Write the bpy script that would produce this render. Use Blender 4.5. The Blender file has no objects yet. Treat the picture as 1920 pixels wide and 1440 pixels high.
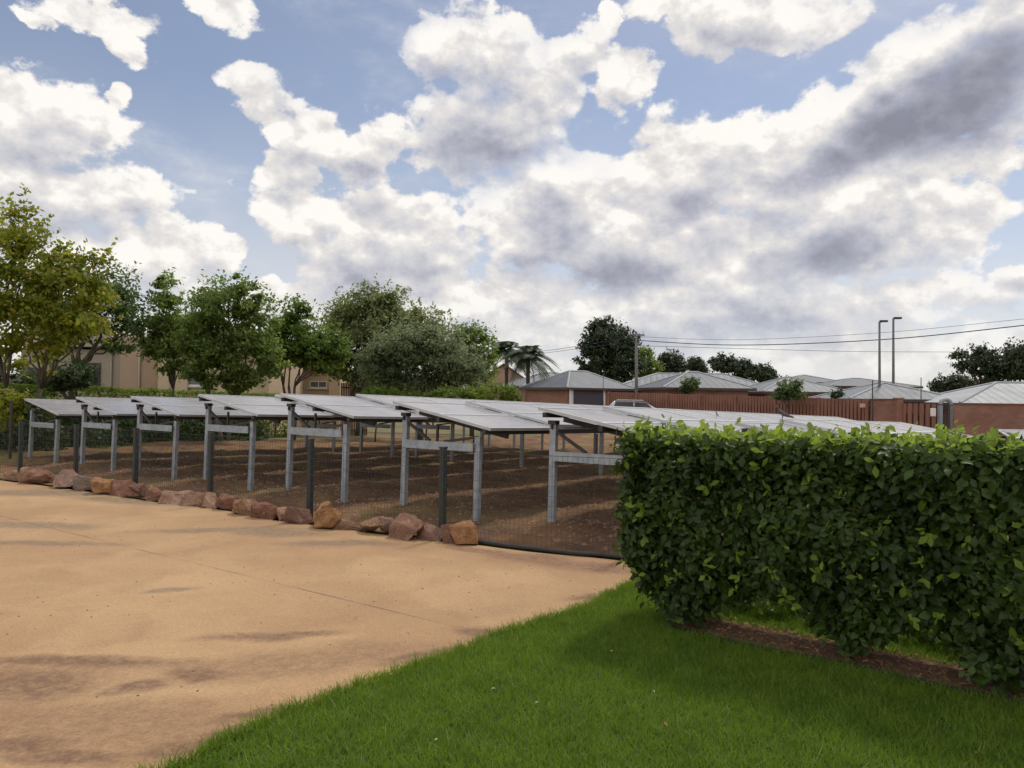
import bpy, math, random
import numpy as np
from mathutils import Vector, Matrix
R = math.radians
C = bpy.context.scene.collection
scene = bpy.context.scene
rng = np.random.default_rng(7)
random.seed(7)

# ---------------------------------------------------------------- camera
CAM = np.array([0.0, 0.0, 1.7])
F = 1400.0                       # focal length in pixels of the 1920 px wide photo
PITCH, ROLL = math.atan(22 / 1400), 0.012
_f = np.array([0, math.cos(PITCH), math.sin(PITCH)])
_r0 = np.array([1.0, 0, 0]); _u0 = np.cross(_r0, _f)
_r = math.cos(ROLL) * _r0 + math.sin(ROLL) * _u0
_u = math.cos(ROLL) * _u0 - math.sin(ROLL) * _r0
cam_d = bpy.data.cameras.new('camera')
cam_d.sensor_width = 36; cam_d.lens = F / 1920 * 36
cam_d.clip_start = 0.05; cam_d.clip_end = 5000
cam = bpy.data.objects.new('camera', cam_d); C.objects.link(cam)
cam.matrix_world = Matrix(((_r[0], _u[0], -_f[0], CAM[0]), (_r[1], _u[1], -_f[1], CAM[1]),
                           (_r[2], _u[2], -_f[2], CAM[2]), (0, 0, 0, 1)))
scene.camera = cam

def ray(px, py):
    d = _f * F + _r * (px - 960) - _u * (py - 720)
    return d / np.linalg.norm(d)
def W(px, py, Y):                # world point seen at a photo pixel, Y metres ahead
    d = ray(px, py); return CAM + d * (Y / d[1])
def G(px, py, z=0.0):            # world point seen at a photo pixel, on the level z
    d = ray(px, py); return CAM + d * ((z - CAM[2]) / d[2])

# ---------------------------------------------------------------- sun, sky, exposure
SUN_AZ, SUN_EL = R(33), R(57)
to_sun = Vector((math.sin(SUN_AZ) * math.cos(SUN_EL), math.cos(SUN_AZ) * math.cos(SUN_EL), math.sin(SUN_EL)))
sd = bpy.data.lights.new('sun', 'SUN'); sd.energy = 2.1; sd.angle = R(8); sd.color = (1, 0.93, 0.82)
so = bpy.data.objects.new('sun', sd); C.objects.link(so)
so.rotation_euler = (-to_sun).to_track_quat('-Z', 'Y').to_euler()
scene.view_settings.view_transform = 'Standard'; scene.view_settings.look = 'None'
scene.view_settings.gamma = 1; scene.view_settings.exposure = 0.0
scene.cycles.max_bounces = 6; scene.cycles.transparent_max_bounces = 4
scene.cycles.diffuse_bounces = 3; scene.cycles.glossy_bounces = 3

world = bpy.data.worlds.new('World'); scene.world = world; world.use_nodes = True
wt = world.node_tree; wt.nodes.clear()
SKY_STR = 0.1
class NT:                        # tiny node-tree writer
    def __init__(s, t): s.t = t
    def n(s, typ, ins=None, **kw):
        nd = s.t.nodes.new(typ)
        for k, v in kw.items(): setattr(nd, k, v)
        for k, v in (ins or {}).items():
            sk = nd.inputs[k]
            if isinstance(v, bpy.types.NodeSocket): s.t.links.new(v, sk)
            else: sk.default_value = v
        return nd
    def m(s, op, a, b=0.0, c=0.0, clamp=False):
        return s.n('ShaderNodeMath', {0: a, 1: b, 2: c}, operation=op, use_clamp=clamp).outputs[0]
    def v(s, op, a, b=(0, 0, 0)):
        return s.n('ShaderNodeVectorMath', {0: a, 1: b}, operation=op).outputs[0]
    def scale(s, a, f):
        return s.n('ShaderNodeVectorMath', {0: a, 'Scale': f}, operation='SCALE').outputs[0]
    def length(s, a):
        return s.n('ShaderNodeVectorMath', {0: a}, operation='LENGTH').outputs['Value']
    def noise(s, vec, scale, detail=4, rough=0.5, out='Fac', **k):
        return s.n('ShaderNodeTexNoise', {'Vector': vec, 'Scale': scale, 'Detail': detail, 'Roughness': rough, **k}).outputs[out]
    def step(s, x, lo, hi, a=0.0, b=1.0, smooth=True):
        return s.n('ShaderNodeMapRange', {0: x, 1: lo, 2: hi, 3: a, 4: b},
                   interpolation_type='SMOOTHSTEP' if smooth else 'LINEAR', clamp=True).outputs[0]
    def mix(s, f, a, b, blend='MIX'):
        nd = s.n('ShaderNodeMix', None, data_type='RGBA', blend_type=blend)
        for k, v in ((0, f), (6, a), (7, b)):
            if isinstance(v, bpy.types.NodeSocket): s.t.links.new(v, nd.inputs[k])
            else: nd.inputs[k].default_value = v if k == 0 else (*v[:3], 1)
        return nd.outputs[2]
    def xyz(s, v):
        return s.n('ShaderNodeSeparateXYZ', {0: v}).outputs
    def comb(s, x, y, z=0.0):
        return s.n('ShaderNodeCombineXYZ', {0: x, 1: y, 2: z}).outputs[0]

def azel(px, py):
    d = ray(px, py); return math.atan2(d[0], d[1]), math.asin(d[2])

# cumulus field: soft ellipses at compass bearings, broken up by noise; (x, y, rx, ry, turn)
CLOUDS = [(190,25,130,38,0),(225,80,60,32,-20),(60,30,34,22,0),(430,12,75,30,-15),
 (70,250,150,85,0),(20,350,210,120,0),(170,370,150,80,0),(275,345,40,42,0),(300,470,150,62,-8),(415,465,65,42,0),(60,480,150,100,0),(215,200,24,28,0),
 (500,195,80,48,-28),(600,265,90,52,-25),(700,290,70,72,0),(555,330,62,40,0),(590,395,110,55,0),(730,420,130,90,0),(690,510,150,80,0),(810,500,110,90,0),(545,545,130,38,0),(640,620,500,50,0),
 (830,95,75,62,0),(920,120,110,95,0),(900,240,135,85,0),(985,200,90,80,0),(1070,110,80,52,38),(1143,30,32,34,0),(1175,140,72,60,20),
 (1090,380,200,120,0),(1290,330,220,110,0),(1480,330,200,115,0),(1200,480,260,95,0),(1450,470,230,90,0),(1650,390,190,120,0),(1000,450,90,80,0),(975,475,30,20,0),
 (1400,30,200,70,0),(1250,10,90,40,0),(1720,120,170,85,25),(1800,200,210,95,22),(1600,235,150,75,10),(1880,40,110,80,0),(1760,300,180,70,8),
 (1500,590,330,55,0),(1250,600,220,60,0),(1700,560,85,42,0),(1905,530,60,30,0),(960,585,220,65,0),(1150,640,400,50,0),(1700,660,500,40,0),(330,640,500,60,0)]
DARKS = [(890,265,115,62,0,.48),(840,215,70,70,0,.4),(1830,175,170,70,24,1.),(1690,240,110,52,14,.95),(1560,305,100,34,12,.6),
 (1120,515,170,50,0,.62),(1030,470,80,75,0,.5),(1530,478,125,42,14,.74),(1300,385,75,40,25,.5),(1440,435,50,30,20,.35),
 (1450,605,190,40,0,.48),(1260,625,150,36,0,.4),(640,312,80,16,-8,.45),(700,395,50,26,0,.45),(730,520,140,45,0,.42),(590,535,90,28,0,.35),
 (60,430,110,50,0,.22),(110,330,60,40,0,.18),(1390,55,70,30,0,.35),(180,40,60,20,0,.2),(1330,470,70,40,20,.6),(1900,540,40,14,0,.6),(560,345,50,22,0,.3)]

def build_world():
    N = NT(wt)
    tc = N.n('ShaderNodeTexCoord').outputs['Generated']
    x, y, z = N.xyz(tc)
    ae = N.comb(N.m('ARCTAN2', x, y), N.m('ARCSINE', z))
    q = N.v('MULTIPLY', tc, (1, 1, 1.35))
    wv = N.noise(q, 8.0, 8, 0.62, 'Color')
    wa = N.scale(N.v('SUBTRACT', wv, (.5, .5, .5)), 0.10)
    aw = N.v('ADD', ae, N.v('MULTIPLY', wa, (1, 1, 0)))
    def union(blobs, k, vec):
        d = None
        for (px, py, rx, ry, t, *_) in blobs:
            a, e = azel(px, py)
            vv = vec if d is None else N.n('ShaderNodeVectorMath', {0: d, 1: (0, 0, 1e-7), 2: vec}, operation='MULTIPLY_ADD').outputs[0]
            mp = N.n('ShaderNodeMapping', {0: vv, 1: (a, e, 0), 2: (0, 0, R(t)), 3: (rx / F, ry / F, 1)}, vector_type='TEXTURE')
            l = N.length(mp.outputs[0])
            d = l if d is None else N.m('SMOOTH_MIN', d, l, k)
        return d
    dist = union(CLOUDS, 0.12, aw)
    distu = union(CLOUDS, 0.12, N.v('ADD', aw, (0.012, 0.034, 0)))
    # sky outside the photographed part: broken cumulus, shaped as added fill light
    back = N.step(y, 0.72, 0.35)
    dist = N.m('MINIMUM', dist, N.m('SUBTRACT', 2.0, N.m('MULTIPLY', back, 1.15)))
    fb = N.noise(q, 11.0, 9, 0.58)
    fb2 = N.noise(N.v('ADD', q, (0.006, 0.0, 0.020)), 11.0, 9, 0.58)
    fb3 = N.noise(N.v('ADD', q, (0.012, 0.0, 0.046)), 11.0, 4, 0.5)
    big = N.noise(q, 3.5, 3, 0.5)
    vo = N.n('ShaderNodeTexVoronoi', {'Vector': N.v('ADD', q, N.scale(N.v('SUBTRACT', wv, (.5, .5, .5)), .05)), 'Scale': 30.0, 'Smoothness': 0.5}, feature='SMOOTH_F1').outputs['Distance']
    puff = N.m('SUBTRACT', 0.5, vo)
    fld = N.m('ADD', N.m('MULTIPLY', N.m('SUBTRACT', 1.0, N.m('MINIMUM', dist, 2.4)), 0.95), N.m('MULTIPLY', N.m('SUBTRACT', fb, .5), 1.9))
    fine = N.noise(q, 38.0, 6, .6)
    fld = N.m('ADD', fld, N.m('ADD', N.m('MULTIPLY', puff, 0.40), N.m('MULTIPLY', N.m('SUBTRACT', fine, .5), .30)))
    soft = N.step(big, .46, .72, 0.0, .7)
    alpha = N.n('ShaderNodeMix', {0: soft, 2: N.step(fld, -.01, 0.22), 3: N.step(fld, -.15, 0.75)}).outputs[0]
    fldu = N.m('ADD', N.m('MULTIPLY', N.m('SUBTRACT', 1.06, N.m('MINIMUM', distu, 2.4)), 0.95), N.m('MULTIPLY', N.m('SUBTRACT', fb3, .5), 1.3))
    rel = N.m('ADD', N.m('MULTIPLY', N.m('SUBTRACT', fb, fb2), 2.4), N.m('MULTIPLY', puff, .16))
    # thick parts turn grey, rims stay white (the sun is behind the clouds)
    dk = None
    ad = N.v('ADD', ae, N.v('MULTIPLY', wa, (.5, .5, 0)))
    for b in DARKS:
        a, e = azel(b[0], b[1])
        vv = ad if dk is None else N.n('ShaderNodeVectorMath', {0: dk, 1: (0, 0, 1e-7), 2: ad}, operation='MULTIPLY_ADD').outputs[0]
        mp = N.n('ShaderNodeMapping', {0: vv, 1: (a, e, 0), 2: (0, 0, R(b[4])), 3: (b[2] / F * 1.25, b[3] / F * 1.25, 1)}, vector_type='TEXTURE')
        f = N.step(N.length(mp.outputs[0]), 1.2, 0.1, 0.0, b[5] * .9)
        dk = f if dk is None else N.m('MAXIMUM', dk, f)
    thick = N.step(fldu, 0.0, 1.0, 0.02, 0.33)
    sh = N.m('ADD', thick, N.m('MULTIPLY', dk, N.m('ADD', 0.45, N.m('MULTIPLY', fb, .72))))
    sh = N.m('SUBTRACT', sh, N.m('MULTIPLY', rel, N.m('SUBTRACT', .82, N.m('MULTIPLY', dk, .4))), clamp=True)
    sh = N.m('MULTIPLY', sh, N.m('SUBTRACT', 1.0, N.m('MULTIPLY', back, .6)))
    ramp = N.n('ShaderNodeValToRGB', {0: sh})
    cr = ramp.color_ramp
    cr.elements[0].position = 0; cr.elements[0].color = (1.0, .965, .92, 1)
    cr.elements[1].position = 1; cr.elements[1].color = (.27, .272, .335, 1)
    for p, c in ((.18, (.80, .77, .75)), (.42, (.62, .62, .66)), (.7, (.42, .43, .51))):
        el = cr.elements.new(p); el.color = (*c, 1)
    sky = N.n('ShaderNodeTexSky', sky_type='NISHITA', sun_disc=False, sun_elevation=SUN_EL, sun_rotation=SUN_AZ, altitude=1400, air_density=1.0, dust_density=1.6, ozone_density=1.5)
    skyc = N.mix(1.0, sky.outputs[0], (SKY_K[0], SKY_K[1], SKY_K[2]), 'MULTIPLY')
    # thin milky veil low down and toward the sun
    veil = N.m('MULTIPLY', N.step(z, 0.40, 0.0, 0.16, 0.92), N.step(N.noise(q, 3.0, 4, .55), .3, .7, .65, 1.0))
    sunward = N.m('ADD', N.m('MULTIPLY', x, to_sun.x), N.m('ADD', N.m('MULTIPLY', y, to_sun.y), N.m('MULTIPLY', z, to_sun.z)))
    veil = N.m('ADD', veil, N.step(sunward, .78, .98, 0, .6), clamp=True)
    k = 1 / SKY_STR
    base = N.mix(veil, skyc, (.73 * k, .725 * k, .74 * k))
    # unseen clouds behind and overhead brightened: added fill for the front faces
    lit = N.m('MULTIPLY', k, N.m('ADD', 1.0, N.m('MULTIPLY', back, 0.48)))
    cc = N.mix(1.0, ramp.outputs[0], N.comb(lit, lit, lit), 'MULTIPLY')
    wisp = N.step(N.noise(N.v('MULTIPLY', tc, (1, 1, 2.2)), 4.5, 8, .62), .50, .78, 0, .38)
    alpha = N.m('MAXIMUM', alpha, wisp)
    fade = N.m('MULTIPLY', alpha, N.step(z, -0.01, 0.16, 0.5, 1.0))
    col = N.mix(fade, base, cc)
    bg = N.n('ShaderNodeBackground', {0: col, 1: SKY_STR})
    out = N.n('ShaderNodeOutputWorld', {0: bg.outputs[0]})
SKY_K = (1.22, 1.13, 1.08)
build_world()
world.cycles.sampling_method = 'MANUAL'; world.cycles.sample_map_resolution = 1024

# ---------------------------------------------------------------- helpers
def tag(o, label=None, cat=None, group=None, kind=None):
    if label: o['label'] = label
    if cat: o['category'] = cat
    if group: o['group'] = group
    if kind: o['kind'] = kind
    return o
def empty(name, loc, rot=(0, 0, 0)):
    o = bpy.data.objects.new(name, None); C.objects.link(o)
    o.location = loc; o.rotation_euler = rot; o.empty_display_size = 0.2
    return o
def link_mesh(name, me, mats, parent=None, smooth=False):
    for m_ in (mats if isinstance(mats, (list, tuple)) else [mats]): me.materials.append(m_)
    if smooth: me.polygons.foreach_set('use_smooth', np.ones(len(me.polygons), dtype=bool))
    o = bpy.data.objects.new(name, me); C.objects.link(o)
    if parent: o.parent = parent
    return o
def quads(name, V, mats, parent=None, smooth=False, mi=None):
    V = np.asarray(V, dtype=np.float32); n = len(V)
    me = bpy.data.meshes.new(name)
    me.vertices.add(n * 4); me.vertices.foreach_set('co', V.reshape(-1))
    me.loops.add(n * 4); me.loops.foreach_set('vertex_index', np.arange(n * 4, dtype=np.int32))
    me.polygons.add(n); me.polygons.foreach_set('loop_start', np.arange(n, dtype=np.int32) * 4)
    if mi is not None: me.polygons.foreach_set('material_index', np.asarray(mi, dtype=np.int32))
    me.update(calc_edges=True)
    return link_mesh(name, me, mats, parent, smooth)
class MB:
    def __init__(s): s.v = []; s.f = []; s.m = []
    def add(s, vs, fs, m=0):
        b = len(s.v); s.v += [tuple(map(float, p)) for p in vs]
        s.f += [tuple(b + i for i in f) for f in fs]; s.m += [m] * len(fs)
        return s
    def box(s, c, size, rz=0.0, m=0, M=None):
        x, y, z = [d / 2 for d in size]
        P = [Vector((sx * x, sy * y, sz * z)) for sz in (-1, 1) for sx, sy in ((-1, -1), (1, -1), (1, 1), (-1, 1))]
        Q = M if M is not None else Matrix.Rotation(rz, 3, 'Z')
        return s.add([Q @ p + Vector(c) for p in P], [(3, 2, 1, 0), (4, 5, 6, 7), (0, 1, 5, 4), (1, 2, 6, 5), (2, 3, 7, 6), (3, 0, 4, 7)], m)
    def bar(s, p, q, w, h, up=(0, 0, 1), m=0):
        p, q = Vector(p), Vector(q); d = (q - p); L = d.length; d.normalize()
        u = Vector(up); r = d.cross(u)
        if r.length < 1e-4: r = d.cross(Vector((1, 0, 0)))
        r.normalize(); u = r.cross(d)
        return s.box((p + q) / 2, (L, w, h), M=Matrix((d, r, u)).transposed(), m=m)
    def tube(s, pts, rad, n=6, m=0, cap=True):
        pts = [Vector(p) for p in pts]; rings = []; ref = None
        for i, p in enumerate(pts):
            d = (pts[min(i + 1, len(pts) - 1)] - pts[max(i - 1, 0)]).normalized()
            if ref is None: ref = d.orthogonal().normalized()
            ref = (ref - d * ref.dot(d)).normalized(); b = d.cross(ref)
            r = rad[i] if hasattr(rad, '__len__') else rad
            rings.append([p + (ref * math.cos(2 * math.pi * k / n) + b * math.sin(2 * math.pi * k / n)) * r for k in range(n)])
        fs = [(i * n + k, i * n + (k + 1) % n, (i + 1) * n + (k + 1) % n, (i + 1) * n + k) for i in range(len(pts) - 1) for k in range(n)]
        if cap: fs += [tuple(range(n))[::-1], tuple((len(pts) - 1) * n + k for k in range(n))]
        return s.add([q for r_ in rings for q in r_], fs, m)
    def poly(s, vs, m=0): return s.add(vs, [tuple(range(len(vs)))], m)
    def prism(s, prof, y0, y1, m=0):     # profile in x,z pulled along y
        n = len(prof); vs = [(x, y0, z) for x, z in prof] + [(x, y1, z) for x, z in prof]
        fs = [tuple(range(n)), tuple(range(2 * n - 1, n - 1, -1))] + [((k + 1) % n, k, n + k, n + (k + 1) % n) for k in range(n)]
        return s.add(vs, fs, m)
    def build(s, name, mats, parent=None, smooth=False, off=(0, 0, 0)):
        me = bpy.data.meshes.new(name)
        o_ = np.array(off)
        me.from_pydata([tuple(np.array(p) - o_) for p in s.v], [], s.f)
        me.polygons.foreach_set('material_index', np.array(s.m, dtype=np.int32)); me.update()
        return link_mesh(name, me, mats, parent, smooth)
def copy_tree(o, parent=None):
    c = o.copy(); C.objects.link(c); c.parent = parent
    for ch in [k for k in o.children if k is not c]: copy_tree(ch, c)
    return c

# ---------------------------------------------------------------- materials
def newmat(name):
    m = bpy.data.materials.new(name); m.use_nodes = True; m.node_tree.nodes.clear()
    return m, NT(m.node_tree)
def finish(N, shader): N.n('ShaderNodeOutputMaterial', {0: shader})
def pbsdf(N, col, rough=.7, metal=0., normal=None, **k):
    ins = {'Base Color': col if isinstance(col, bpy.types.NodeSocket) else (*col, 1), 'Roughness': rough, 'Metallic': metal, **k}
    if normal: ins['Normal'] = normal
    return N.n('ShaderNodeBsdfPrincipled', ins).outputs[0]
def bump(N, h, strength=.3, dist=.02):
    return N.n('ShaderNodeBump', {'Strength': strength, 'Distance': dist, 'Height': h}).outputs[0]
def pos(N): return N.n('ShaderNodeNewGeometry').outputs['Position']
def objc(N): return N.n('ShaderNodeTexCoord').outputs['Object']
def simple(name, c, c2=None, rough=.7, metal=0., scale=4., bs=.15, world_=True, stretch=(1, 1, 1), **k):
    m, N = newmat(name)
    p = pos(N) if world_ else objc(N)
    p = N.v('MULTIPLY', p, stretch)
    f = N.noise(p, scale, 6, .6)
    f = N.step(f, .3, .7)
    col = N.mix(f, c, c2 if c2 else tuple(x * .75 for x in c))
    h = N.noise(p, scale * 6, 4, .6)
    finish(N, pbsdf(N, col, rough, metal, bump(N, h, bs, .01), **k))
    return m
def leafmat(name, c1, c2, trans=.35, rough=.45, c3=None, cl=1.2):
    m, N = newmat(name)
    g = N.n('ShaderNodeNewGeometry')
    rnd = g.outputs['Random Per Island']
    big = N.step(N.noise(g.outputs['Position'], cl, 3, .5), .35, .65)
    f = N.m('ADD', N.m('MULTIPLY', rnd, .6), N.m('MULTIPLY', big, .4))
    col = N.mix(f, c1, c2)
    if c3: col = N.mix(N.step(rnd, .86, .9), col, c3)
    d = pbsdf(N, col, rough, **{'Specular IOR Level': .3})
    t = N.n('ShaderNodeBsdfTranslucent', {0: N.mix(.5, col, tuple(min(1, x * 1.9) for x in c2))}).outputs[0]
    finish(N, N.n('ShaderNodeMixShader', {0: trans, 1: d, 2: t}).outputs[0])
    return m
M = {}
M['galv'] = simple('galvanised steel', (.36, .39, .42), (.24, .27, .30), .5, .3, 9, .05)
M['galv_dark'] = simple('dark galvanised steel', (.05, .047, .044), (.032, .03, .028), .6, .2, 9, .05)  # underside shade of rafters and purlins is put into this dark tone
M['alu'] = simple('aluminium frame', (.50, .50, .51), (.42, .42, .43), .4, .5, 5, .02)
M['black_post'] = simple('dark green painted steel', (.018, .028, .030), (.03, .036, .034), .5, 0, 8, .05)
M['wire'] = simple('dark mesh wire', (.04, .045, .045), (.06, .06, .055), .6, .3, 8, .0)
M['bark'] = simple('bark', (.11, .085, .06), (.05, .04, .03), .9, 0, 6, .5, stretch=(1, 1, .3))
M['bark_grey'] = simple('pale bark', (.24, .19, .14), (.12, .095, .07), .9, 0, 5, .5, stretch=(1, 1, .3))
M['plaster'] = simple('peach plaster', (.64, .49, .34), (.56, .42, .29), .9, 0, .6, .1)
M['plaster_grey'] = simple('greyish plaster', (.40, .34, .27), (.35, .29, .23), .9, 0, .6, .1)
M['plaster_brown'] = simple('pinkish brown plaster', (.45, .31, .22), (.38, .26, .185), .9, 0, .6, .1)
M['white'] = simple('white paint', (.75, .74, .71), (.66, .65, .62), .5, 0, 3, .02)
M['glass'] = simple('dark window glass', (.03, .035, .04), (.04, .045, .05), .08, 0, 1, 0)
M['curtain'] = simple('grey blind behind glass', (.16, .15, .16), (.12, .115, .12), .12, 0, 2, 0, stretch=(1, 1, .1))
M['wood'] = simple('brown boards', (.15, .075, .045), (.10, .05, .03), .7, 0, 3, .2, stretch=(4, 4, .2))
M['concrete_pole'] = simple('grey pole', (.17, .16, .15), (.13, .12, .115), .8, 0, 3, .1)
M['tyre'] = simple('black rubber', (.015, .015, .015), (.02, .02, .02), .8)
M['carpaint'] = simple('silver car paint', (.48, .47, .50), (.45, .44, .47), .25, .6, 1, 0)
M['dove'] = simple('dark grey feathers', (.10, .085, .09), (.05, .042, .045), .7, 0, 30, .2)
M['sign_white'] = simple('pale sign face', (.62, .42, .30), (.58, .38, .27), .6)
M['mulch'] = simple('mulch', (.19, .10, .056), (.09, .05, .03), .95, 0, 22, .9)
M['rubber'] = simple('black edging', (.018, .016, .014), (.03, .026, .022), .7, 0, 6, .1)
M['tile_roof'] = simple('terracotta tiles', (.30, .14, .09), (.22, .10, .065), .8, 0, 3, .3)
M['pink_plaster'] = simple('pink gable plaster', (.42, .27, .21), (.36, .23, .18), .9, 0, 1, .1)

def brickmat(name, c1, c2, mortar, sc=1.0):
    m, N = newmat(name)
    p = pos(N); x, y, z = N.xyz(p)
    h = N.m('ADD', N.m('MULTIPLY', x, .8), N.m('MULTIPLY', y, -.6))
    vec = N.comb(h, z)
    b = N.n('ShaderNodeTexBrick', {'Vector': vec, 'Color1': (*c1, 1), 'Color2': (*c2, 1), 'Mortar': (*mortar, 1), 'Scale': sc,
                                   'Mortar Size': .012, 'Brick Width': .23, 'Row Height': .085, 'Bias': -.1})
    st = N.step(N.noise(p, .9, 5, .6), .35, .75, 1.0, .72)
    col = N.mix(1.0, b.outputs[0], N.comb(st, st, st), 'MULTIPLY')
    finish(N, pbsdf(N, col, .9, 0, bump(N, b.outputs[1], -.4, .01)))
    return m
M['brick'] = brickmat('red brick', (.33, .145, .098), (.26, .108, .074), (.25, .17, .13))
M['brick_dark'] = brickmat('dark red brick', (.22, .082, .058), (.165, .062, .045), (.17, .12, .10))

def roofmat(name, c, along):     # ribbed sheet, ribs run down the slope
    m, N = newmat(name)
    p = objc(N); x, y, z = N.xyz(p)
    nz = N.n('ShaderNodeNewGeometry').outputs['Normal']
    t = N.n('ShaderNodeVectorTransform', {0: nz}, vector_type='NORMAL', convert_from='WORLD', convert_to='OBJECT').outputs[0]
    nx, ny, _ = N.xyz(t)
    pick = N.m('GREATER_THAN', N.m('ABSOLUTE', nx), N.m('ABSOLUTE', ny))
    s_ = N.m('ADD', N.m('MULTIPLY', pick, y), N.m('MULTIPLY', N.m('SUBTRACT', 1.0, pick), x))
    rib = N.m('ABSOLUTE', N.m('SINE', N.m('MULTIPLY', s_, math.pi / along)))
    ribm = N.step(rib, .0, .45, .62, 1.0)
    st = N.m('MULTIPLY', ribm, N.step(N.noise(p, .8, 6, .65), .3, .75, .78, 1.12))
    col = N.mix(1.0, c, N.comb(st, st, st), 'MULTIPLY')
    finish(N, pbsdf(N, col, .62, .0, bump(N, rib, .6, .03)))
    return m
M['roof_dark'] = roofmat('blue grey ribbed roof', (.11, .122, .146), .55)
M['roof_grey'] = roofmat('grey ribbed roof', (.165, .178, .198), .55)
M['roof_light'] = roofmat('pale ribbed roof', (.34, .355, .37), .5)
M['fascia'] = simple('dark fascia', (.05, .035, .035), (.07, .05, .045), .6)
M['flash'] = simple('pale ridge capping', (.30, .315, .335), (.25, .265, .28), .6, 0)

def panelmat():
    m, N = newmat('solar glass')
    p = objc(N); x, y, z = N.xyz(p)
    def line(c, per, w):
        fr = N.m('FRACT', N.m('DIVIDE', c, per)); d = N.m('ABSOLUTE', N.m('SUBTRACT', fr, .5))
        return N.m('GREATER_THAN', d, .5 - w)
    g = N.m('MAXIMUM', line(x, .159, .02), line(y, .159, .02))
    base = N.mix(g, (.03, .045, .095), (.13, .15, .18))
    dust_glare = N.step(N.noise(pos(N), 1.7, 6, .65), .25, .8, .25, .37)  # dust film made paler so its colour also carries the sky glare
    d = N.n('ShaderNodeBsdfDiffuse', {0: (.70, .65, .605, 1), 1: .6}).outputs[0]
    gl = pbsdf(N, base, N.step(N.noise(pos(N), 2.5, 5, .6), .3, .7, .10, .22), **{'IOR': 2.6, 'Specular IOR Level': .8})
    finish(N, N.n('ShaderNodeMixShader', {0: dust_glare, 1: gl, 2: d}).outputs[0])
    return m
M['panel'] = panelmat()

# ---------------------------------------------------------------- ground
AX = np.array([.579, .815, 0]); DV = np.array([-.815, .579, 0]); P0 = np.array([.44, 9.25, 0])
def run(x, y): return (x - P0[0]) * AX[0] + (y - P0[1]) * AX[1]       # metres beyond the row ends
def gz(x, y):                                                          # the plot falls gently away
    L = run(x, y) - .3; d = np.clip(L, 0, 29); k = np.clip((L - 29) / 11, 0, 1); k = k * k * (3 - 2 * k)
    return -.0265 * d * np.clip(d / 3, 0, 1) * (1 - k) - .10 * k
def grid_sheet(name, xs, ys, zf, mat, **kw):
    X, Y = np.meshgrid(xs, ys); Z = zf(X, Y)
    P = np.stack([X, Y, Z], -1); n, m_ = X.shape
    me = bpy.data.meshes.new(name)
    idx = np.arange(n * m_).reshape(n, m_)
    F_ = np.stack([idx[:-1, :-1], idx[:-1, 1:], idx[1:, 1:], idx[1:, :-1]], -1).reshape(-1, 4)
    me.vertices.add(n * m_); me.vertices.foreach_set('co', P.reshape(-1).astype(np.float32))
    me.loops.add(len(F_) * 4); me.loops.foreach_set('vertex_index', F_.reshape(-1).astype(np.int32))
    me.polygons.add(len(F_)); me.polygons.foreach_set('loop_start', np.arange(len(F_), dtype=np.int32) * 4)
    me.update(calc_edges=True)
    return tag(link_mesh(name, me, mat, None, True), kind='structure', **kw)
m, N = newmat('far ground'); p = pos(N)
col = N.mix(N.step(N.noise(p, .25, 6, .6), .4, .6), (.10, .11, .035), (.20, .13, .065))
finish(N, pbsdf(N, col, .95, 0, bump(N, N.noise(p, 6, 5, .6), .6, .05))); M['ground'] = m
def spaced(lim, near, step, grow):
    v = [0.0]; d = step
    while v[-1] < lim:
        v.append(v[-1] + d)
        if v[-1] > near: d *= grow
    return np.array(v)
sx = spaced(2500, 45, 1.0, 1.25); gx = np.concatenate([-sx[:0:-1], sx])
grid_sheet('ground', gx, np.concatenate([-sx[:0:-1][::1], sx]), lambda X, Y: gz(X, Y) - .02, M['ground'])

# edges of the bare yard and the lawn, in metres on the ground
EDGE = [G(*p)[:2] for p in ((0, 901), (40, 906), (167, 923), (277, 940), (423, 958), (520, 977), (630, 990), (692, 1000), (792, 1010), (855, 1021), (890, 1022), (1000, 1036), (1165, 1052))]
EDGE = [EDGE[0] + np.array([-4.5, 2.9])] + EDGE + [EDGE[-1] + np.array([1.7, -.95]), EDGE[-1] + np.array([4.5, -2.6])]
LAWN_E = [G(*p)[:2] for p in ((330, 1440), (480, 1368), (640, 1302), (800, 1246), (960, 1186), (1080, 1148), (1150, 1118), (1185, 1100))]
LAWN_E = [np.array([-3.0, .6]), np.array([-2.2, 2.35])] + LAWN_E + [LAWN_E[-1] + np.array([.35, .25]), LAWN_E[-1] + np.array([1.1, .1]), LAWN_E[-1] + np.array([3.4, -1.5])]
def smooth_line(pts, n=8):
    pts = [np.array(p) for p in pts]; out = []
    for i in range(len(pts) - 1):
        p0, p1, p2, p3 = pts[max(i - 1, 0)], pts[i], pts[i + 1], pts[min(i + 2, len(pts) - 1)]
        for k in range(n):
            t = k / n
            out.append(.5 * (2 * p1 + (p2 - p0) * t + (2 * p0 - 5 * p1 + 4 * p2 - p3) * t * t + (3 * p1 - p0 - 3 * p2 + p3) * t ** 3))
    return out + [pts[-1]]
edge_s, lawn_s = smooth_line(EDGE), smooth_line(LAWN_E)
lawn_s = [p + np.array([rng.normal() * .012, rng.normal() * .012]) for p in lawn_s]

from mathutils import noise as mn
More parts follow.
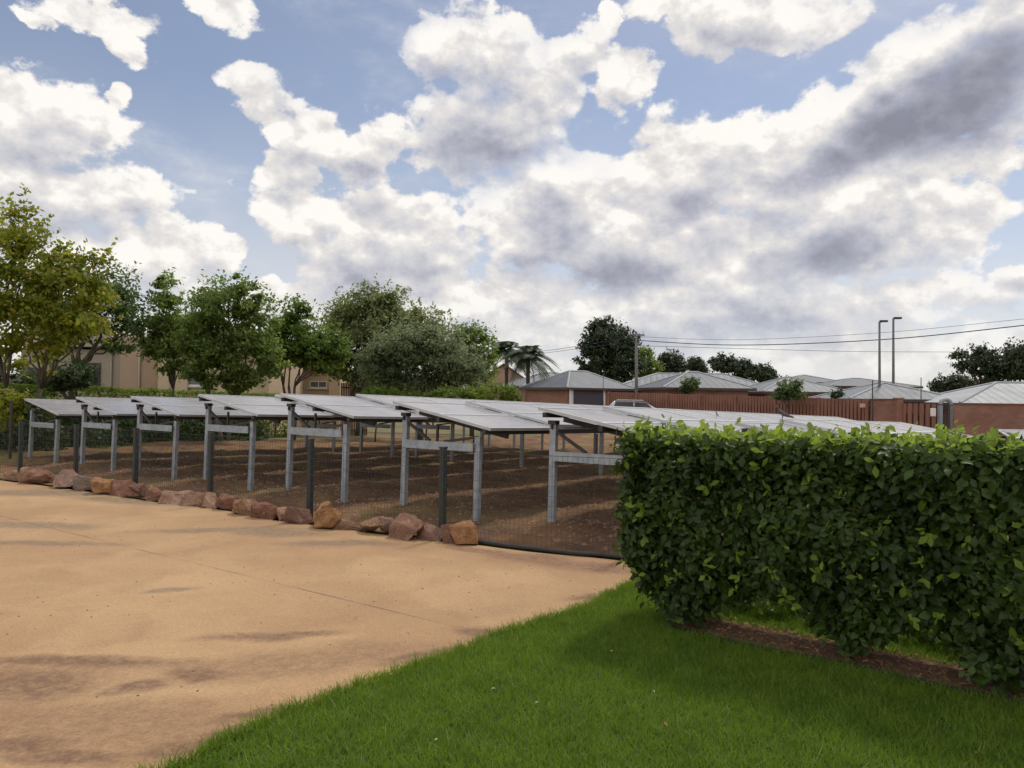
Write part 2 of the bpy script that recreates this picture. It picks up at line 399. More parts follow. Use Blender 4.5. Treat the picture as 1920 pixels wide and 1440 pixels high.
# bare sandy yard: one cast surface with stains and a saw-cut joint
m, N = newmat('sandy concrete'); p = pos(N)
j0, j1 = G(300, 1041)[:2], G(870, 1180)[:2]; jd = (j1 - j0) / np.linalg.norm(j1 - j0); jn = np.array([-jd[1], jd[0]])
x, y, z = N.xyz(p)
w = N.scale(N.v('SUBTRACT', N.noise(p, 1.1, 5, .6, 'Color'), (.5, .5, .5)), .9)
pw = N.v('ADD', p, w)
c = N.mix(N.step(N.noise(pw, .55, 5, .55), .35, .66), (.352, .208, .101), (.45, .288, .145))
c = N.mix(N.m('MULTIPLY', N.step(N.noise(pw, 1.6, 7, .62), .48, .72), .5), c, (.30, .17, .09))
def at_spot(px, py, rx, ry, a=0.):
    g_ = G(px, py)
    mp = N.n('ShaderNodeMapping', {0: N.v('ADD', p, N.scale(w, .55)), 1: (g_[0], g_[1], 0), 2: (0, 0, R(a)), 3: (rx, ry, 50)}, vector_type='TEXTURE')
    return N.step(N.length(mp.outputs[0]), 1.15, .35)
fine = N.step(N.noise(p, 14, 6, .7), .3, .68, .42, 1.0)
def stain(c, spots, colr, amt):
    f = None
    for s_ in spots:
        q = at_spot(*s_); f = q if f is None else N.m('MAXIMUM', f, q)
    return N.mix(N.m('MULTIPLY', N.m('MULTIPLY', f, fine), amt), c, colr)
c = stain(c, [(900, 1185, .33, .16, -20), (800, 1230, .42, .12, 35), (500, 1195, .55, .13, 10), (570, 1190, .35, .1, 0), (150, 1245, .8, .14, 0), (370, 1265, .22, .12, 0),
              (250, 1290, .25, .1, 20), (60, 1290, .45, .2, 0), (480, 1335, .25, .09, 30), (400, 1385, .5, .12, 32), (40, 1400, .3, .12, 0), (120, 1425, .4, .1, 0), (1120, 1120, .4, .13, 25)], (.13, .066, .038), .88)
c = stain(c, [(140, 1360, 1.3, .42, 0), (560, 1240, 1.2, .3, 20), (30, 1260, 1.0, .3, 0)], (.17, .085, .045), .62)
c = stain(c, [(60, 925, 1.7, .5, 0), (30, 985, 1.5, .30, 0), (60, 1020, 1.3, .18, 0), (240, 940, 1.5, .35, -20), (430, 995, 1.3, .25, 10), (640, 1020, .9, .22, 0), (520, 1000, .8, .3, 0), (320, 1108, .3, .1, 25)], (.17, .125, .08), .85)
c = stain(c, [(1000, 1050, .9, .28, -28), (1130, 1065, .5, .28, -20), (890, 1032, .6, .16, -30)], (.18, .088, .055), .85)
jj = N.m('ABSOLUTE', N.m('ADD', N.m('MULTIPLY', N.m('SUBTRACT', x, float(j0[0])), float(jn[0])), N.m('MULTIPLY', N.m('SUBTRACT', y, float(j0[1])), float(jn[1]))))
jl = N.m('MULTIPLY', N.step(jj, .020, .006), N.step(N.noise(p, 1.4, 4, .6), .40, .62, .15, .8))
c = N.mix(jl, c, (.20, .12, .075))
gr = N.step(N.noise(p, 60, 4, .7), .3, .75, .80, 1.14)
c = N.mix(1.0, c, N.comb(gr, gr, gr), 'MULTIPLY')
hgt = N.m('ADD', N.noise(p, 45, 5, .7), N.m('MULTIPLY', N.noise(pw, 3, 5, .6), 2.0))
hgt = N.m('SUBTRACT', hgt, N.m('MULTIPLY', jl, 2.0))
finish(N, pbsdf(N, c, .85, 0, bump(N, hgt, .35, .012))); M['yard'] = m
mb = MB()
mb.poly([(p_[0], p_[1], .004) for p_ in edge_s] + [(12, -14, .004), (-40, -14, .004), (-40, 24, .004)])
tag(mb.build('yard', M['yard']), kind='structure')
_n = 1500; _q = np.stack([rng.uniform(-7, 1.2, _n), rng.uniform(3.2, 12.5, _n)], 1)
_k = np.array([mn.noise(Vector((a_ * .5, b_ * .5, 4))) for a_, b_ in _q]) + rng.normal(0, .2, _n) > .12; _q = _q[_k]; GRIT = _q

# lawn
m, N = newmat('lawn soil'); p = pos(N)
finish(N, pbsdf(N, N.mix(N.noise(p, 9, 5, .6), (.035, .07, .012), (.06, .10, .02)), .95, 0, bump(N, N.noise(p, 40, 4), .6, .02))); M['lawn'] = m
lawn_poly = [tuple(q) for q in lawn_s] + [(14, -2.0), (14, -10), (-3.6, -10)]
mb = MB(); mb.poly([(a, b, .014) for a, b in lawn_poly]); tag(mb.build('lawn', M['lawn']), kind='structure')
def inside(P, poly):
    x, y = P[:, 0], P[:, 1]; c_ = np.zeros(len(P), bool); q = np.array(poly); j = len(q) - 1
    for i in range(len(q)):
        xi, yi, xj, yj = *q[i], *q[j]
        hit = ((yi > y) != (yj > y)) & (x < (xj - xi) * (y - yi) / (yj - yi + 1e-12) + xi); c_ ^= hit; j = i
    return c_
HED_A, HED_D = np.array([1.045, 5.86]), np.array([.80, -.60]); HED_N = np.array([.60, .80])
def in_bed(P, half=.20, s0=.30):
    s_ = (P - HED_A) @ HED_D; t_ = (P - HED_A) @ HED_N
    return (np.abs(t_ + .03) < half) & (s_ > s0)
def blades(P, lo, hi, wd, lean, zf=None):
    n = len(P); h = rng.uniform(lo, hi, n); a = rng.uniform(0, 2 * np.pi, n); b = rng.uniform(0, 2 * np.pi, n)
    l = np.abs(rng.normal(0, lean, n)) * h; w_ = rng.uniform(.6, 1.2, n) * wd
    z0 = np.full(n, .014) if zf is None else zf(P[:, 0], P[:, 1])
    base = np.stack([P[:, 0], P[:, 1], z0], 1); side = np.stack([np.cos(a), np.sin(a), 0 * a], 1)
    top = base + np.stack([np.cos(b) * l, np.sin(b) * l, h], 1)
    return np.stack([base - side * w_[:, None], base + side * w_[:, None], top + side * w_[:, None] * .25, top - side * w_[:, None] * .25], 1)
M['grass'] = leafmat('grass blades', (.058, .120, .010), (.190, .285, .026), .42, .55, (.21, .25, .045), 4.5)
M['dry_grass'] = leafmat('dry blades', (.16, .13, .04), (.13, .16, .035), .3, .7, None, 1.5)
q = rng.uniform([-2.6, 2.3], [5.6, 6.9], (400000, 2))
vis = np.abs(q[:, 0]) < q[:, 1] * .72 + .25
q = q[vis & inside(q, lawn_poly) & ~in_bed(q)]
# a ragged fringe over the yard, mown short elsewhere
B = blades(q, .018, .05, .0032, .8)
fr = np.array([lawn_s[int(k)] for k in rng.integers(6, len(lawn_s) - 14, 5000)]) + rng.normal(0, .022, (5000, 2))
B = np.concatenate([B, blades(fr, .02, .07, .003, .9)])
q2 = rng.uniform([-3, -1], [9, 2.3], (15000, 2)); q2 = q2[inside(q2, lawn_poly)]
B = np.concatenate([B, blades(q2, .02, .05, .006, .8)])
tag(quads('lawn_grass', B, M['grass']), kind='stuff', label='short bright green mown grass of the lawn', cat='grass')

GRIT = GRIT[(inside(GRIT, [tuple(p_) for p_ in edge_s] + [(12, -14), (-40, -14), (-40, 24)])) & ~inside(GRIT, lawn_poly)]
mb = MB()
for a_, b_ in GRIT:
    s_ = rng.uniform(.004, .013); t_ = rng.uniform(0, 6.28)
    pts = [Vector((a_, b_, .004)) + Vector((math.cos(t_ + k * 1.57) * s_ * rng.uniform(.6, 1.2), math.sin(t_ + k * 1.57) * s_ * rng.uniform(.6, 1.2), 0)) for k in range(4)] + [Vector((a_, b_, .004 + s_ * .7))]
    mb.add(pts, [(0, 1, 4), (1, 2, 4), (2, 3, 4), (3, 0, 4)])
M['grit'] = simple('yard grit', (.30, .19, .115), (.15, .085, .05), .95, 0, 5, .2)
tag(mb.build('yard_grit', M['grit']), kind='stuff', label='loose grit and small chips lying on the sandy yard', cat='grit')
# soil under the solar tables
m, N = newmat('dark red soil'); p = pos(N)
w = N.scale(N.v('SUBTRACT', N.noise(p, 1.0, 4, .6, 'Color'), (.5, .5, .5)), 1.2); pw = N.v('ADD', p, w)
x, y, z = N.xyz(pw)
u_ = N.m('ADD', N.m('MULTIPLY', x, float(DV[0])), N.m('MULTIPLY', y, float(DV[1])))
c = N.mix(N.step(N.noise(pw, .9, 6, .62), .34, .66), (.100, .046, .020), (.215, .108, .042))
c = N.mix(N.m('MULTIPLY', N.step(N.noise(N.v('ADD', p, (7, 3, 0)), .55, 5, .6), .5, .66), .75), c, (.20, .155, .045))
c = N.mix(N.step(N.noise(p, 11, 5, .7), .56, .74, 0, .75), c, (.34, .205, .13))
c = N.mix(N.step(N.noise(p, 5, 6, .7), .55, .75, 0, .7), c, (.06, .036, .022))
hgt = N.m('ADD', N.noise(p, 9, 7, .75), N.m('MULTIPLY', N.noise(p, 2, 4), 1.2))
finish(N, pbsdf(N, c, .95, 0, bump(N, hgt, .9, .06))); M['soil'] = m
def soil_z(X, Y):
    S = np.vectorize(lambda a, b: mn.fractal(Vector((a * 1.3, b * 1.3, 3.1)), 1.0, 2.0, 5))(X, Y)
    u = (X * DV[0] + Y * DV[1]); furrow = np.sin(u * 2 * np.pi / 2.46 + 1.2)
    inn = np.clip(run(X, Y) + .9, 0, 1)
    return gz(X, Y) + .012 + np.maximum(0, .04 + S * .06 + furrow * .045) * inn
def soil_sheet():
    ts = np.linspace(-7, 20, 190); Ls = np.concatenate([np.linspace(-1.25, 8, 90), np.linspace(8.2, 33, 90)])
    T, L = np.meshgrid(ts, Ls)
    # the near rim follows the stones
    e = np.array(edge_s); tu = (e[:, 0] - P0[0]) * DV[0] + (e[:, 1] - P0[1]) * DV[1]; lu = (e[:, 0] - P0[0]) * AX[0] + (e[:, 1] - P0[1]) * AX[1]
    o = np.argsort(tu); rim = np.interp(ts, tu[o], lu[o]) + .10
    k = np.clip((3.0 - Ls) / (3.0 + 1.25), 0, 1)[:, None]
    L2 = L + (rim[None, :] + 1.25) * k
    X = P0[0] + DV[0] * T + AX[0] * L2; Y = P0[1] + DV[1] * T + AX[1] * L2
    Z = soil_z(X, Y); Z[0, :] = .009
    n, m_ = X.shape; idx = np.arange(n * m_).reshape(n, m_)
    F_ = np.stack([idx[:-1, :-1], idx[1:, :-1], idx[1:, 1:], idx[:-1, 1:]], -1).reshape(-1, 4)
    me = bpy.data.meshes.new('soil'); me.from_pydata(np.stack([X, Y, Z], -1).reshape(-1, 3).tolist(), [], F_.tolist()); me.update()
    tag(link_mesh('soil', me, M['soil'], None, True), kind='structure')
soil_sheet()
# weeds and dry tufts on that soil
tt = rng.uniform(-3, 17, 9000); ll = rng.uniform(-.6, 22, 9000)
q = np.stack([P0[0] + DV[0] * tt + AX[0] * ll, P0[1] + DV[1] * tt + AX[1] * ll], 1)
keep = np.array([mn.noise(Vector((a * .6, b * .6, 9.0))) for a, b in q]) > .12
q = q[keep]; q = np.repeat(q, 7, 0) + rng.normal(0, .05, (len(q) * 7, 2))
B = blades(q, .02, .10, .004, 1.0, lambda a, b: soil_z(a, b) - .01)
tag(quads('dry_weeds', B, M['dry_grass']), kind='stuff', label='dry straw coloured weeds scattered over the red soil', cat='weeds')
# pebbles / clods
n = 6500; tt = rng.uniform(-3, 15, n); ll = rng.uniform(-.8, 1, n) + np.abs(rng.normal(0, 6, n)) * (rng.random(n) < .7)
q = np.stack([P0[0] + DV[0] * tt + AX[0] * ll, P0[1] + DV[1] * tt + AX[1] * ll], 1); zq = soil_z(q[:, 0], q[:, 1])
e_t = np.array(edge_s)
mb = MB()
for (a, b), zz in zip(q, zq):
    if run(a, b) < -.5: continue
    s_ = rng.uniform(.012, .045); pts = [Vector((a, b, zz)) + Vector(v_) * s_ * rng.uniform(.6, 1.2) for v_ in ((1, 0, 0), (0, 1, 0), (-1, 0, 0), (0, -1, 0), (0, 0, .8))]
    mb.add(pts, [(0, 1, 4), (1, 2, 4), (2, 3, 4), (3, 0, 4)])
M['clod'] = simple('pale clods', (.30, .175, .11), (.16, .085, .05), .95, 0, 3, .3)
tag(mb.build('soil_clods', M['clod']), kind='stuff', label='small reddish clods and chips lying on the soil', cat='clods')

# far left lawn strips
mb = MB(); M['lawn2'] = simple('far lawn', (.10, .15, .03), (.14, .13, .035), .95, 0, 1.5, .5)
def strip(pts, dz):
    vs = [(a, b, gz(a, b) + dz) for a, b in pts]; return vs
Lw = [(-11.5, 16.0), (-16, 18.9), (-24, 22), (-21, 44), (-10.8, 44), (-11.9, 30), (-12.3, 24)]
for i in range(1, len(Lw) - 1): mb.poly(strip([Lw[0], Lw[i + 1], Lw[i]], .03))
tag(mb.build('far_lawn', M['lawn2']), kind='structure')
q = rng.uniform([-20, 16], [-10.8, 30], (26000, 2)); q = q[inside(q, Lw)]
tag(quads('far_lawn_grass', blades(q, .03, .07, .009, .8, lambda a, b: gz(a, b) + .02), M['grass']), kind='stuff', label='grass of the strip of lawn beyond the farthest table', cat='grass')

# ---------------------------------------------------------------- solar tables
HI_Z, W_PLAN, DROP = 1.56, 1.79, .33          # high edge, plan width and fall of a table (table axes)
TILT = math.atan(DROP / W_PLAN); FALL = .0265
Y_HI = .16
def plane_z(y): return HI_Z - (Y_HI - y) * math.tan(TILT)
def cpost(mb, x, y, z0, z1, w=.085, d=.06, t=.007):
    mb.box((x, y, (z0 + z1) / 2), (t, w, z1 - z0))
    mb.box((x + d / 2 + t / 2 + .0003, y - w / 2 + t / 2, (z0 + z1) / 2), (d, t, z1 - z0))
    mb.box((x + d / 2 + t / 2 + .0003, y + w / 2 - t / 2, (z0 + z1) / 2), (d, t, z1 - z0))
def panel_mesh(lx, ly):
    mb = MB(); mb.box((0, 0, 0), (lx - .06, ly - .06, .026)); fr = MB(); h = .04
    for s in (-1, 1):
        fr.box((0, s * (ly / 2 - .0155), 0), (lx - .002, .031, h)); fr.box((s * (lx / 2 - .0165), 0, 0), (.031, ly - .064, h))
    return mb, fr
def make_table(ncol, name='solar_table', first_step=.05):
    root = empty(name, (0, 0, 0))
    LX = 1.68; Ln = ncol * LX
    nfr = max(2, round(Ln / 8.4) + 1)
    fx = [.10 + i * (Ln - .35) / (nfr - 1) for i in range(nfr)]
    ys = -1.34
    for x in fx:
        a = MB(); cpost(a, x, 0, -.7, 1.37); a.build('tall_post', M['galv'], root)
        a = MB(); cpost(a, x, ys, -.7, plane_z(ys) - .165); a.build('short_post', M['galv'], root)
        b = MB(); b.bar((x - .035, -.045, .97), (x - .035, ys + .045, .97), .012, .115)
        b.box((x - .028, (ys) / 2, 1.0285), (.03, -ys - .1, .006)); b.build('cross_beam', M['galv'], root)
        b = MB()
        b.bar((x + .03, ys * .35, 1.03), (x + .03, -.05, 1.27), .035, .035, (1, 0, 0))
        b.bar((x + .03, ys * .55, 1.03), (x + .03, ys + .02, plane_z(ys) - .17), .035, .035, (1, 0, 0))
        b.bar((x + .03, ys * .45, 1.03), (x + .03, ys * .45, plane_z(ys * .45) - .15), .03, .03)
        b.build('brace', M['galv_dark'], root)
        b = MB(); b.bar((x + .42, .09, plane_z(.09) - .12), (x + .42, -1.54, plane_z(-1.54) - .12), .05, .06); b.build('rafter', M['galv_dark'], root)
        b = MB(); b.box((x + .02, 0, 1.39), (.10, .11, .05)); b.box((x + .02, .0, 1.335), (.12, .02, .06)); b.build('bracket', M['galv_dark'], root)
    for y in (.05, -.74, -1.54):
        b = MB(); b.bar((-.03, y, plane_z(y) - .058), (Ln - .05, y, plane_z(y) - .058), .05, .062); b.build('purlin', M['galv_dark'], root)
    sl = W_PLAN / math.cos(TILT) / 2
    pm, fm = panel_mesh(LX, sl)
    p0 = f0 = None
    for r_ in range(2):
        y = Y_HI - (r_ + .5) * W_PLAN / 2
        for k in range(ncol):
            if p0 is None:
                p0 = pm.build('solar_panel', M['panel'], root); f0 = fm.build('panel_frame', M['alu'], p0); p, f = p0, f0
            else:
                p = p0.copy(); C.objects.link(p); p.parent = root
                f = f0.copy(); C.objects.link(f); f.parent = p
            p.location = (LX * (k + .5), y, plane_z(y) + (.0 if k == 0 else first_step))
            p.rotation_euler = (TILT, 0, 0)
    return root
AXROT = math.atan2(AX[1], AX[0])
HIS = [1.535, 1.575, 1.665, 1.635, 1.575, 1.535, 1.465]
TL = ['white glinting solar table nearest the clipped hedge, all its near post visible', 'solar table second from the clipped hedge, short post above the last orange stone',
      'solar table behind the biggest orange stone, third from the clipped hedge', 'solar table in the middle of the row of table ends, fourth from either side',
      'bluish solar table third from the left end of the row', 'bluish solar table second from the left end of the row', 'leftmost solar table, by the strip of lawn and tree']
tabs = make_table(10)
ROW_T = [0, 2.531, 5.122, 7.478, 9.862, 12.18, 14.77, -2.462]
GRP = 'tilted solar tables in parallel rows'
def put_table(o, i, dz, label, s=0.0):
    p = P0 + DV * ROW_T[i] + AX * s
    o.location = (p[0], p[1], gz(p[0], p[1]) + dz); o.rotation_euler = (0, FALL, AXROT)
    tag(o, label, 'solar table', GRP)
for i, hz in enumerate(HIS):
    o = tabs if i == 0 else copy_tree(tabs)
    put_table(o, i, hz - 1.55, TL[i])
o = make_table(7); put_table(o, -1, -.13, 'solar table seen over the top of the clipped hedge, a dark dove on it', .1)
o = make_table(3); tag(o, 'low solar table end at the right edge, before the long brick wall', 'solar table', GRP)
q = W(1861, 807, 19.0); o.location = (q[0] + .12, q[1] - .05, q[2] - 1.55); o.rotation_euler = (0, 0.0, R(-14))

# ---------------------------------------------------------------- mesh fence at the edge of the plot
FP = [G(*p_)[:2] for p_ in ((1165, 1049), (1000, 1033), (890, 1018))]
a_, b_ = np.array([-.80, 8.82]), np.array([-9.55, 14.55])
ts = [0, .217, .425, .618, .80, 1.0]
posts = [a_ + (b_ - a_) * t for t in ts]; stp = posts[-1] - posts[-2]
posts = [np.array([3.35, 6.75]), np.array([1.22, 7.86])] + posts + [posts[-1] + np.array([-3.3, 1.6])]
fence = empty('mesh_fence', (posts[2][0], posts[2][1], 0))
tag(fence, 'low dark wire mesh fence between the stones and the solar tables', 'fence')
for p_ in posts:
    m_ = MB(); z = gz(*p_); m_.box((p_[0], p_[1], z + .40), (.065, .065, 1.34), math.atan2(AX[1], AX[0])); m_.box((p_[0], p_[1], z + 1.08), (.075, .075, .018), math.atan2(AX[1], AX[0]))
    m_.build('fence_post', M['black_post'], fence, off=fence.location)
line = []
for a, b in zip([posts[0], posts[1], FP[1], FP[2]] + posts[2:], [posts[1], FP[1], FP[2]] + posts[2:] + [None]):
    if b is None: break
    line.append((np.array(a) - AX[:2] * .04, np.array(b) - AX[:2] * .04))
m_ = MB(); rw = .0030
for a, b in line:
    L = np.linalg.norm(b - a); n = max(1, int(L / .055))
    for k in range(n):
        q = a + (b - a) * k / n; z = gz(*q)
        m_.box((q[0], q[1], z + .55), (rw, rw, .98))
    for z in np.arange(.06, 1.06, .11):
        zz = z + (.002)
        m_.bar((a[0], a[1], gz(*a) + zz), (b[0], b[1], gz(*b) + zz), rw * (1.8 if z > .97 else 1), rw * (1.8 if z > .97 else 1))
m_.build('wire_mesh', M['wire'], fence, off=fence.location)
ed = [G(*p_)[:2] + np.array([0, .03]) for p_ in ((886, 1020), (940, 1028), (1000, 1035), (1080, 1044), (1165, 1051))]; ed.append(ed[-1] + np.array([1.9, -1.0]))
m_ = MB(); m_.tube([(p_[0], p_[1], .030) for p_ in smooth_line(ed, 4)], .024, 8)
tag(m_.build('edging_pipe', M['rubber'], None, True), 'black plastic pipe edging the soil between last orange stone and clipped hedge', 'edging')
m_ = MB(); q = G(18, 858); g_ = W(18, 858, 17.6); m_.tube([(g_[0], g_[1], -.3), (g_[0] + .02, g_[1], 1.42)], .03, 8); m_.box((g_[0] + .02, g_[1], 1.43), (.07, .07, .02))
tag(m_.build('garden_post', M['galv_dark']), 'thin grey post standing on the lawn by the left edge', 'post')

# ---------------------------------------------------------------- edging stones
ROCKS = [(16,902,30,20,'tan','small pale tan stone at the far left end of the stone edging'),(45,906,36,32,'tan','brownish tan stone leaning beside the first pale stone at the left end'),
 (62,910,48,30,'pink','pinkish stone in front of the leftmost table post'),(112,918,60,38,'purple','long purplish grey stone with a sunlit flat top'),
 (151,923,36,32,'grey','small grey stone between the long purplish stone and an orange one'),(188,930,54,34,'orange','low orange stone with a ragged top below the second table'),
 (229,932,44,32,'red','reddish brown stone with a pale edge left of the maroon one'),(256,936,34,32,'maroon','narrow dark maroon stone at the foot of a dark fence post'),
 (290,942,46,30,'pink','pinkish stone with slanting facets right of the narrow maroon stone'),(322,948,48,28,'pale','pale flat faced stone below the third post from the left'),
 (358,952,54,28,'brown','wide low brown stone between two pale ones'),(394,955,36,34,'pale','pale pinkish upright stone at the foot of a dark post'),
 (421,959,40,36,'red','dark red stone touching the pale upright stone'),(455,968,52,36,'tan','rounded tan brown stone below a short table post'),
 (499,975,58,32,'red','flat topped reddish stone, widest of the low ones in the middle'),(532,979,30,28,'pale','small pale pink stone left of the dark maroon block'),
 (560,985,46,38,'maroon','dark maroon block just left of the biggest orange stone'),(608,993,68,56,'orange','biggest orange stone with two humps, tallest of the edging'),
 (655,997,48,34,'brown','brown squat stone just right of the biggest orange stone'),(696,1004,52,40,'tan','tan stone with slanting pale face'),
 (727,1006,36,38,'purple','purplish brown stone squeezed between two tan ones'),(765,1014,58,48,'pink','blocky reddish tan stone with lit top and flat front'),
 (808,1016,46,36,'purple','purplish red low stone left of the last dark one'),(839,1022,28,40,'maroon','thin dark stone wedged beside the last orange stone'),
 (869,1025,50,52,'orange','bright orange stone at the right end of the stone edging')]
RC = {'tan': ((.42, .26, .15), (.29, .16, .09)), 'pink': ((.37, .20, .13), (.25, .12, .075)), 'purple': ((.22, .13, .105), (.31, .185, .13)), 'grey': ((.17, .14, .12), (.22, .16, .12)),
      'orange': ((.46, .24, .10), (.32, .145, .06)), 'red': ((.30, .135, .085), (.20, .085, .055)), 'maroon': ((.15, .07, .055), (.22, .11, .075)), 'pale': ((.48, .31, .215), (.34, .185, .125)), 'brown': ((.31, .18, .105), (.21, .115, .07))}
for k, (c1, c2) in RC.items():
    m, N = newmat('sandstone ' + k); p = objc(N); g = pos(N)
    f = N.step(N.noise(g, 7, 6, .65), .34, .62); c = N.mix(f, c1, c2)
    c = N.mix(N.m('MULTIPLY', N.step(N.noise(g, 3.1, 5, .6), .52, .72), .55), c, (.40, .20, .085))
    c = N.mix(N.m('MULTIPLY', N.step(N.noise(g, 12, 5, .7), .56, .7), .6), c, (.46, .34, .25))
    finish(N, pbsdf(N, c, .9, 0, bump(N, N.m('ADD', N.noise(g, 16, 8, .7), N.noise(g, 50, 4)), 1.0, .05))); M['r_' + k] = m
import bmesh
for i, (px, py, w_, h_, tone, lab) in enumerate(ROCKS):
    q = G(px, py - 3, .004); Zd = q[1]; w = w_ / F * Zd * 1.25; h = h_ / F * Zd * .90; d = w * random.uniform(.6, .85)
    bm = bmesh.new()
    humps = [(0, 0, 1)] if tone != 'orange' or i != 17 else [(-.14, 0, 1.0), (.26, -.08, .78)]
    for hx, hy, hs in humps:
        for k in range(13):
            a = random.uniform(0, 2 * math.pi); r = random.uniform(.68, 1.0); zz = random.choice((0.0, .15, .55, .8, 1.0)) * random.uniform(.85, 1)
            s_ = (1 - .36 * zz ** 2) * (1 if len(humps) == 1 else .8)
            bm.verts.new((math.cos(a) * w / 2 * r * s_ + hx * w, math.sin(a) * d / 2 * r * s_ + hy * d, zz * h * hs))
        if len(humps) > 1: pass
    vs = list(bm.verts)
    for grp in ([vs[:13], vs[13:]] if len(humps) > 1 else [vs]):
        res = bmesh.ops.convex_hull(bm, input=grp)
        bmesh.ops.delete(bm, geom=list({g for g in res['geom_interior'] + res['geom_unused'] if isinstance(g, bmesh.types.BMVert)}), context='VERTS')
    bmesh.ops.triangulate(bm, faces=bm.faces[:])
    bmesh.ops.subdivide_edges(bm, edges=bm.edges[:], cuts=4, use_grid_fill=True)
    bmesh.ops.smooth_vert(bm, verts=bm.verts[:], factor=.30, use_axis_x=True, use_axis_y=True, use_axis_z=True)
    co = np.array([v.co for v in bm.verts]); lo, hi = co.min(0), co.max(0); sc = np.array([w, d, h]) / (hi - lo)
    for v in bm.verts:
        v.co = Vector(((v.co.x - (lo[0] + hi[0]) / 2) * sc[0], (v.co.y - (lo[1] + hi[1]) / 2) * sc[1], (v.co.z - lo[2]) * sc[2]))
        n_ = mn.fractal(Vector((v.co.x * 9 + i * 7, v.co.y * 9, v.co.z * 9)), 1, 2, 4)
        v.co += Vector((n_, mn.noise(v.co * 11 + Vector((i, 3, 1))), mn.noise(v.co * 11 + Vector((2, i, 5))))) * .045 * w + v.normal * mn.fractal(v.co * 26 + Vector((i, i, i)), 1, 2, 3) * .02 * w
    me = bpy.data.meshes.new('stone'); bm.to_mesh(me); bm.free()
    o = link_mesh('edging_stone', me, M['r_' + tone])
    o.location = (q[0], q[1] + d * .30, -.012); o.rotation_euler = (0, 0, random.uniform(-.2, .2) - .5)
    tag(o, lab, 'stone', 'rough stones edging the yard')

# ---------------------------------------------------------------- clipped hedge on the lawn
def leaves_quads(P, Nrm, size, asp=.5, fold=.25, curl=0.):
    """two quads per leaf, folded on the midrib, P = leaf base"""
    n = len(P); Nrm = Nrm / np.linalg.norm(Nrm, axis=1, keepdims=True)
    t = np.cross(Nrm, rng.normal(size=(n, 3))); t /= np.linalg.norm(t, axis=1, keepdims=True)
    b = np.cross(Nrm, t); L = (rng.uniform(.5, 1.3, n) * size)[:, None]; wd = L * asp * .5
    base, mid, tip = P, P + t * L * .55 + Nrm * L * .05, P + t * L - Nrm * L * curl
    l = P + t * L * .5 + b * wd + Nrm * wd * fold; r = P + t * L * .5 - b * wd + Nrm * wd * fold
    l2 = P + t * L * .8 + b * wd * .6 + Nrm * wd * fold * .5; r2 = P + t * L * .8 - b * wd * .6 + Nrm * wd * fold * .5
    A = np.stack([base, mid, l2, l], 1); A2 = np.stack([mid, tip, tip, l2], 1)
    B_ = np.stack([base, r, r2, mid], 1); B2 = np.stack([mid, r2, tip, tip], 1)
    # the two half blades: base-mid-l2-l and base-r-r2-mid, closed by the tip triangle folded into a quad
    tA = np.stack([mid, tip, l2 * .999 + tip * .001, l2], 1); tB = np.stack([mid, r2, r2 * .999 + tip * .001, tip], 1)
    return np.stack([A, B_, tA, tB], 1).reshape(-1, 4, 3)
def leaf_mesh(name, Q, mat, parent, off):
    Q = Q - np.array(off); n = len(Q) // 4                       # weld the four quads of a leaf so it stays one island
    A = Q.reshape(n, 4, 4, 3)
    V = np.stack([A[:, 0, 0], A[:, 0, 1], A[:, 0, 2], A[:, 0, 3], A[:, 1, 1], A[:, 1, 2], A[:, 2, 1]], 1).reshape(-1, 3)
    b = (np.arange(n) * 7)[:, None]
    four = np.concatenate([b + [0, 1, 2, 3], b + [0, 4, 5, 1]]).astype(np.int32); tri = np.concatenate([b + [1, 6, 2], b + [1, 5, 6]]).astype(np.int32)
    me = bpy.data.meshes.new(name); me.vertices.add(len(V)); me.vertices.foreach_set('co', V.astype(np.float32).reshape(-1))
    li = np.concatenate([four.reshape(-1), tri.reshape(-1)]); me.loops.add(len(li)); me.loops.foreach_set('vertex_index', li)
    st = np.concatenate([np.arange(len(four)) * 4, len(four) * 4 + np.arange(len(tri)) * 3]).astype(np.int32)
    me.polygons.add(len(st)); me.polygons.foreach_set('loop_start', st); me.update(calc_edges=True)
    return link_mesh(name, me, mat, parent)
M['hedge_leaf'] = leafmat('hedge leaf', (.017, .034, .006), (.062, .102, .014), .30, .45, (.062, .112, .017), 3)
M['hedge_young'] = leafmat('young hedge leaf', (.12, .20, .02), (.25, .33, .045), .5, .5, None, 3)
HL = 4.6
hroot = empty('clipped_hedge', (HED_A[0] + HED_D[0] * 1.0, HED_A[1] + HED_D[1] * 1.0, .01))
tag(hroot, 'clipped dark green hedge on the lawn at the right, several trunks below', 'hedge')
TRK = [.44, 1.56, 2.41, 3.35]
def hpt(s, t, z): return np.stack([HED_A[0] + HED_D[0] * s + HED_N[0] * t, HED_A[1] + HED_D[1] * s + HED_N[1] * t, z], 1)
def hz_bot(s):
    d = np.min(np.abs(s[:, None] - np.array(TRK)[None, :]), axis=1)
    e = np.array([mn.noise(Vector((a * 3.1, 4.4, 0))) for a in s])
    return .09 + np.clip(d / .5, 0, 1) ** 1.5 * .30 + e * .10
def hbump(s, z): return np.array([mn.fractal(Vector((a * 2.6, b * 2.6, 1.7)), 1, 2, 3) for a, b in zip(s, z)])
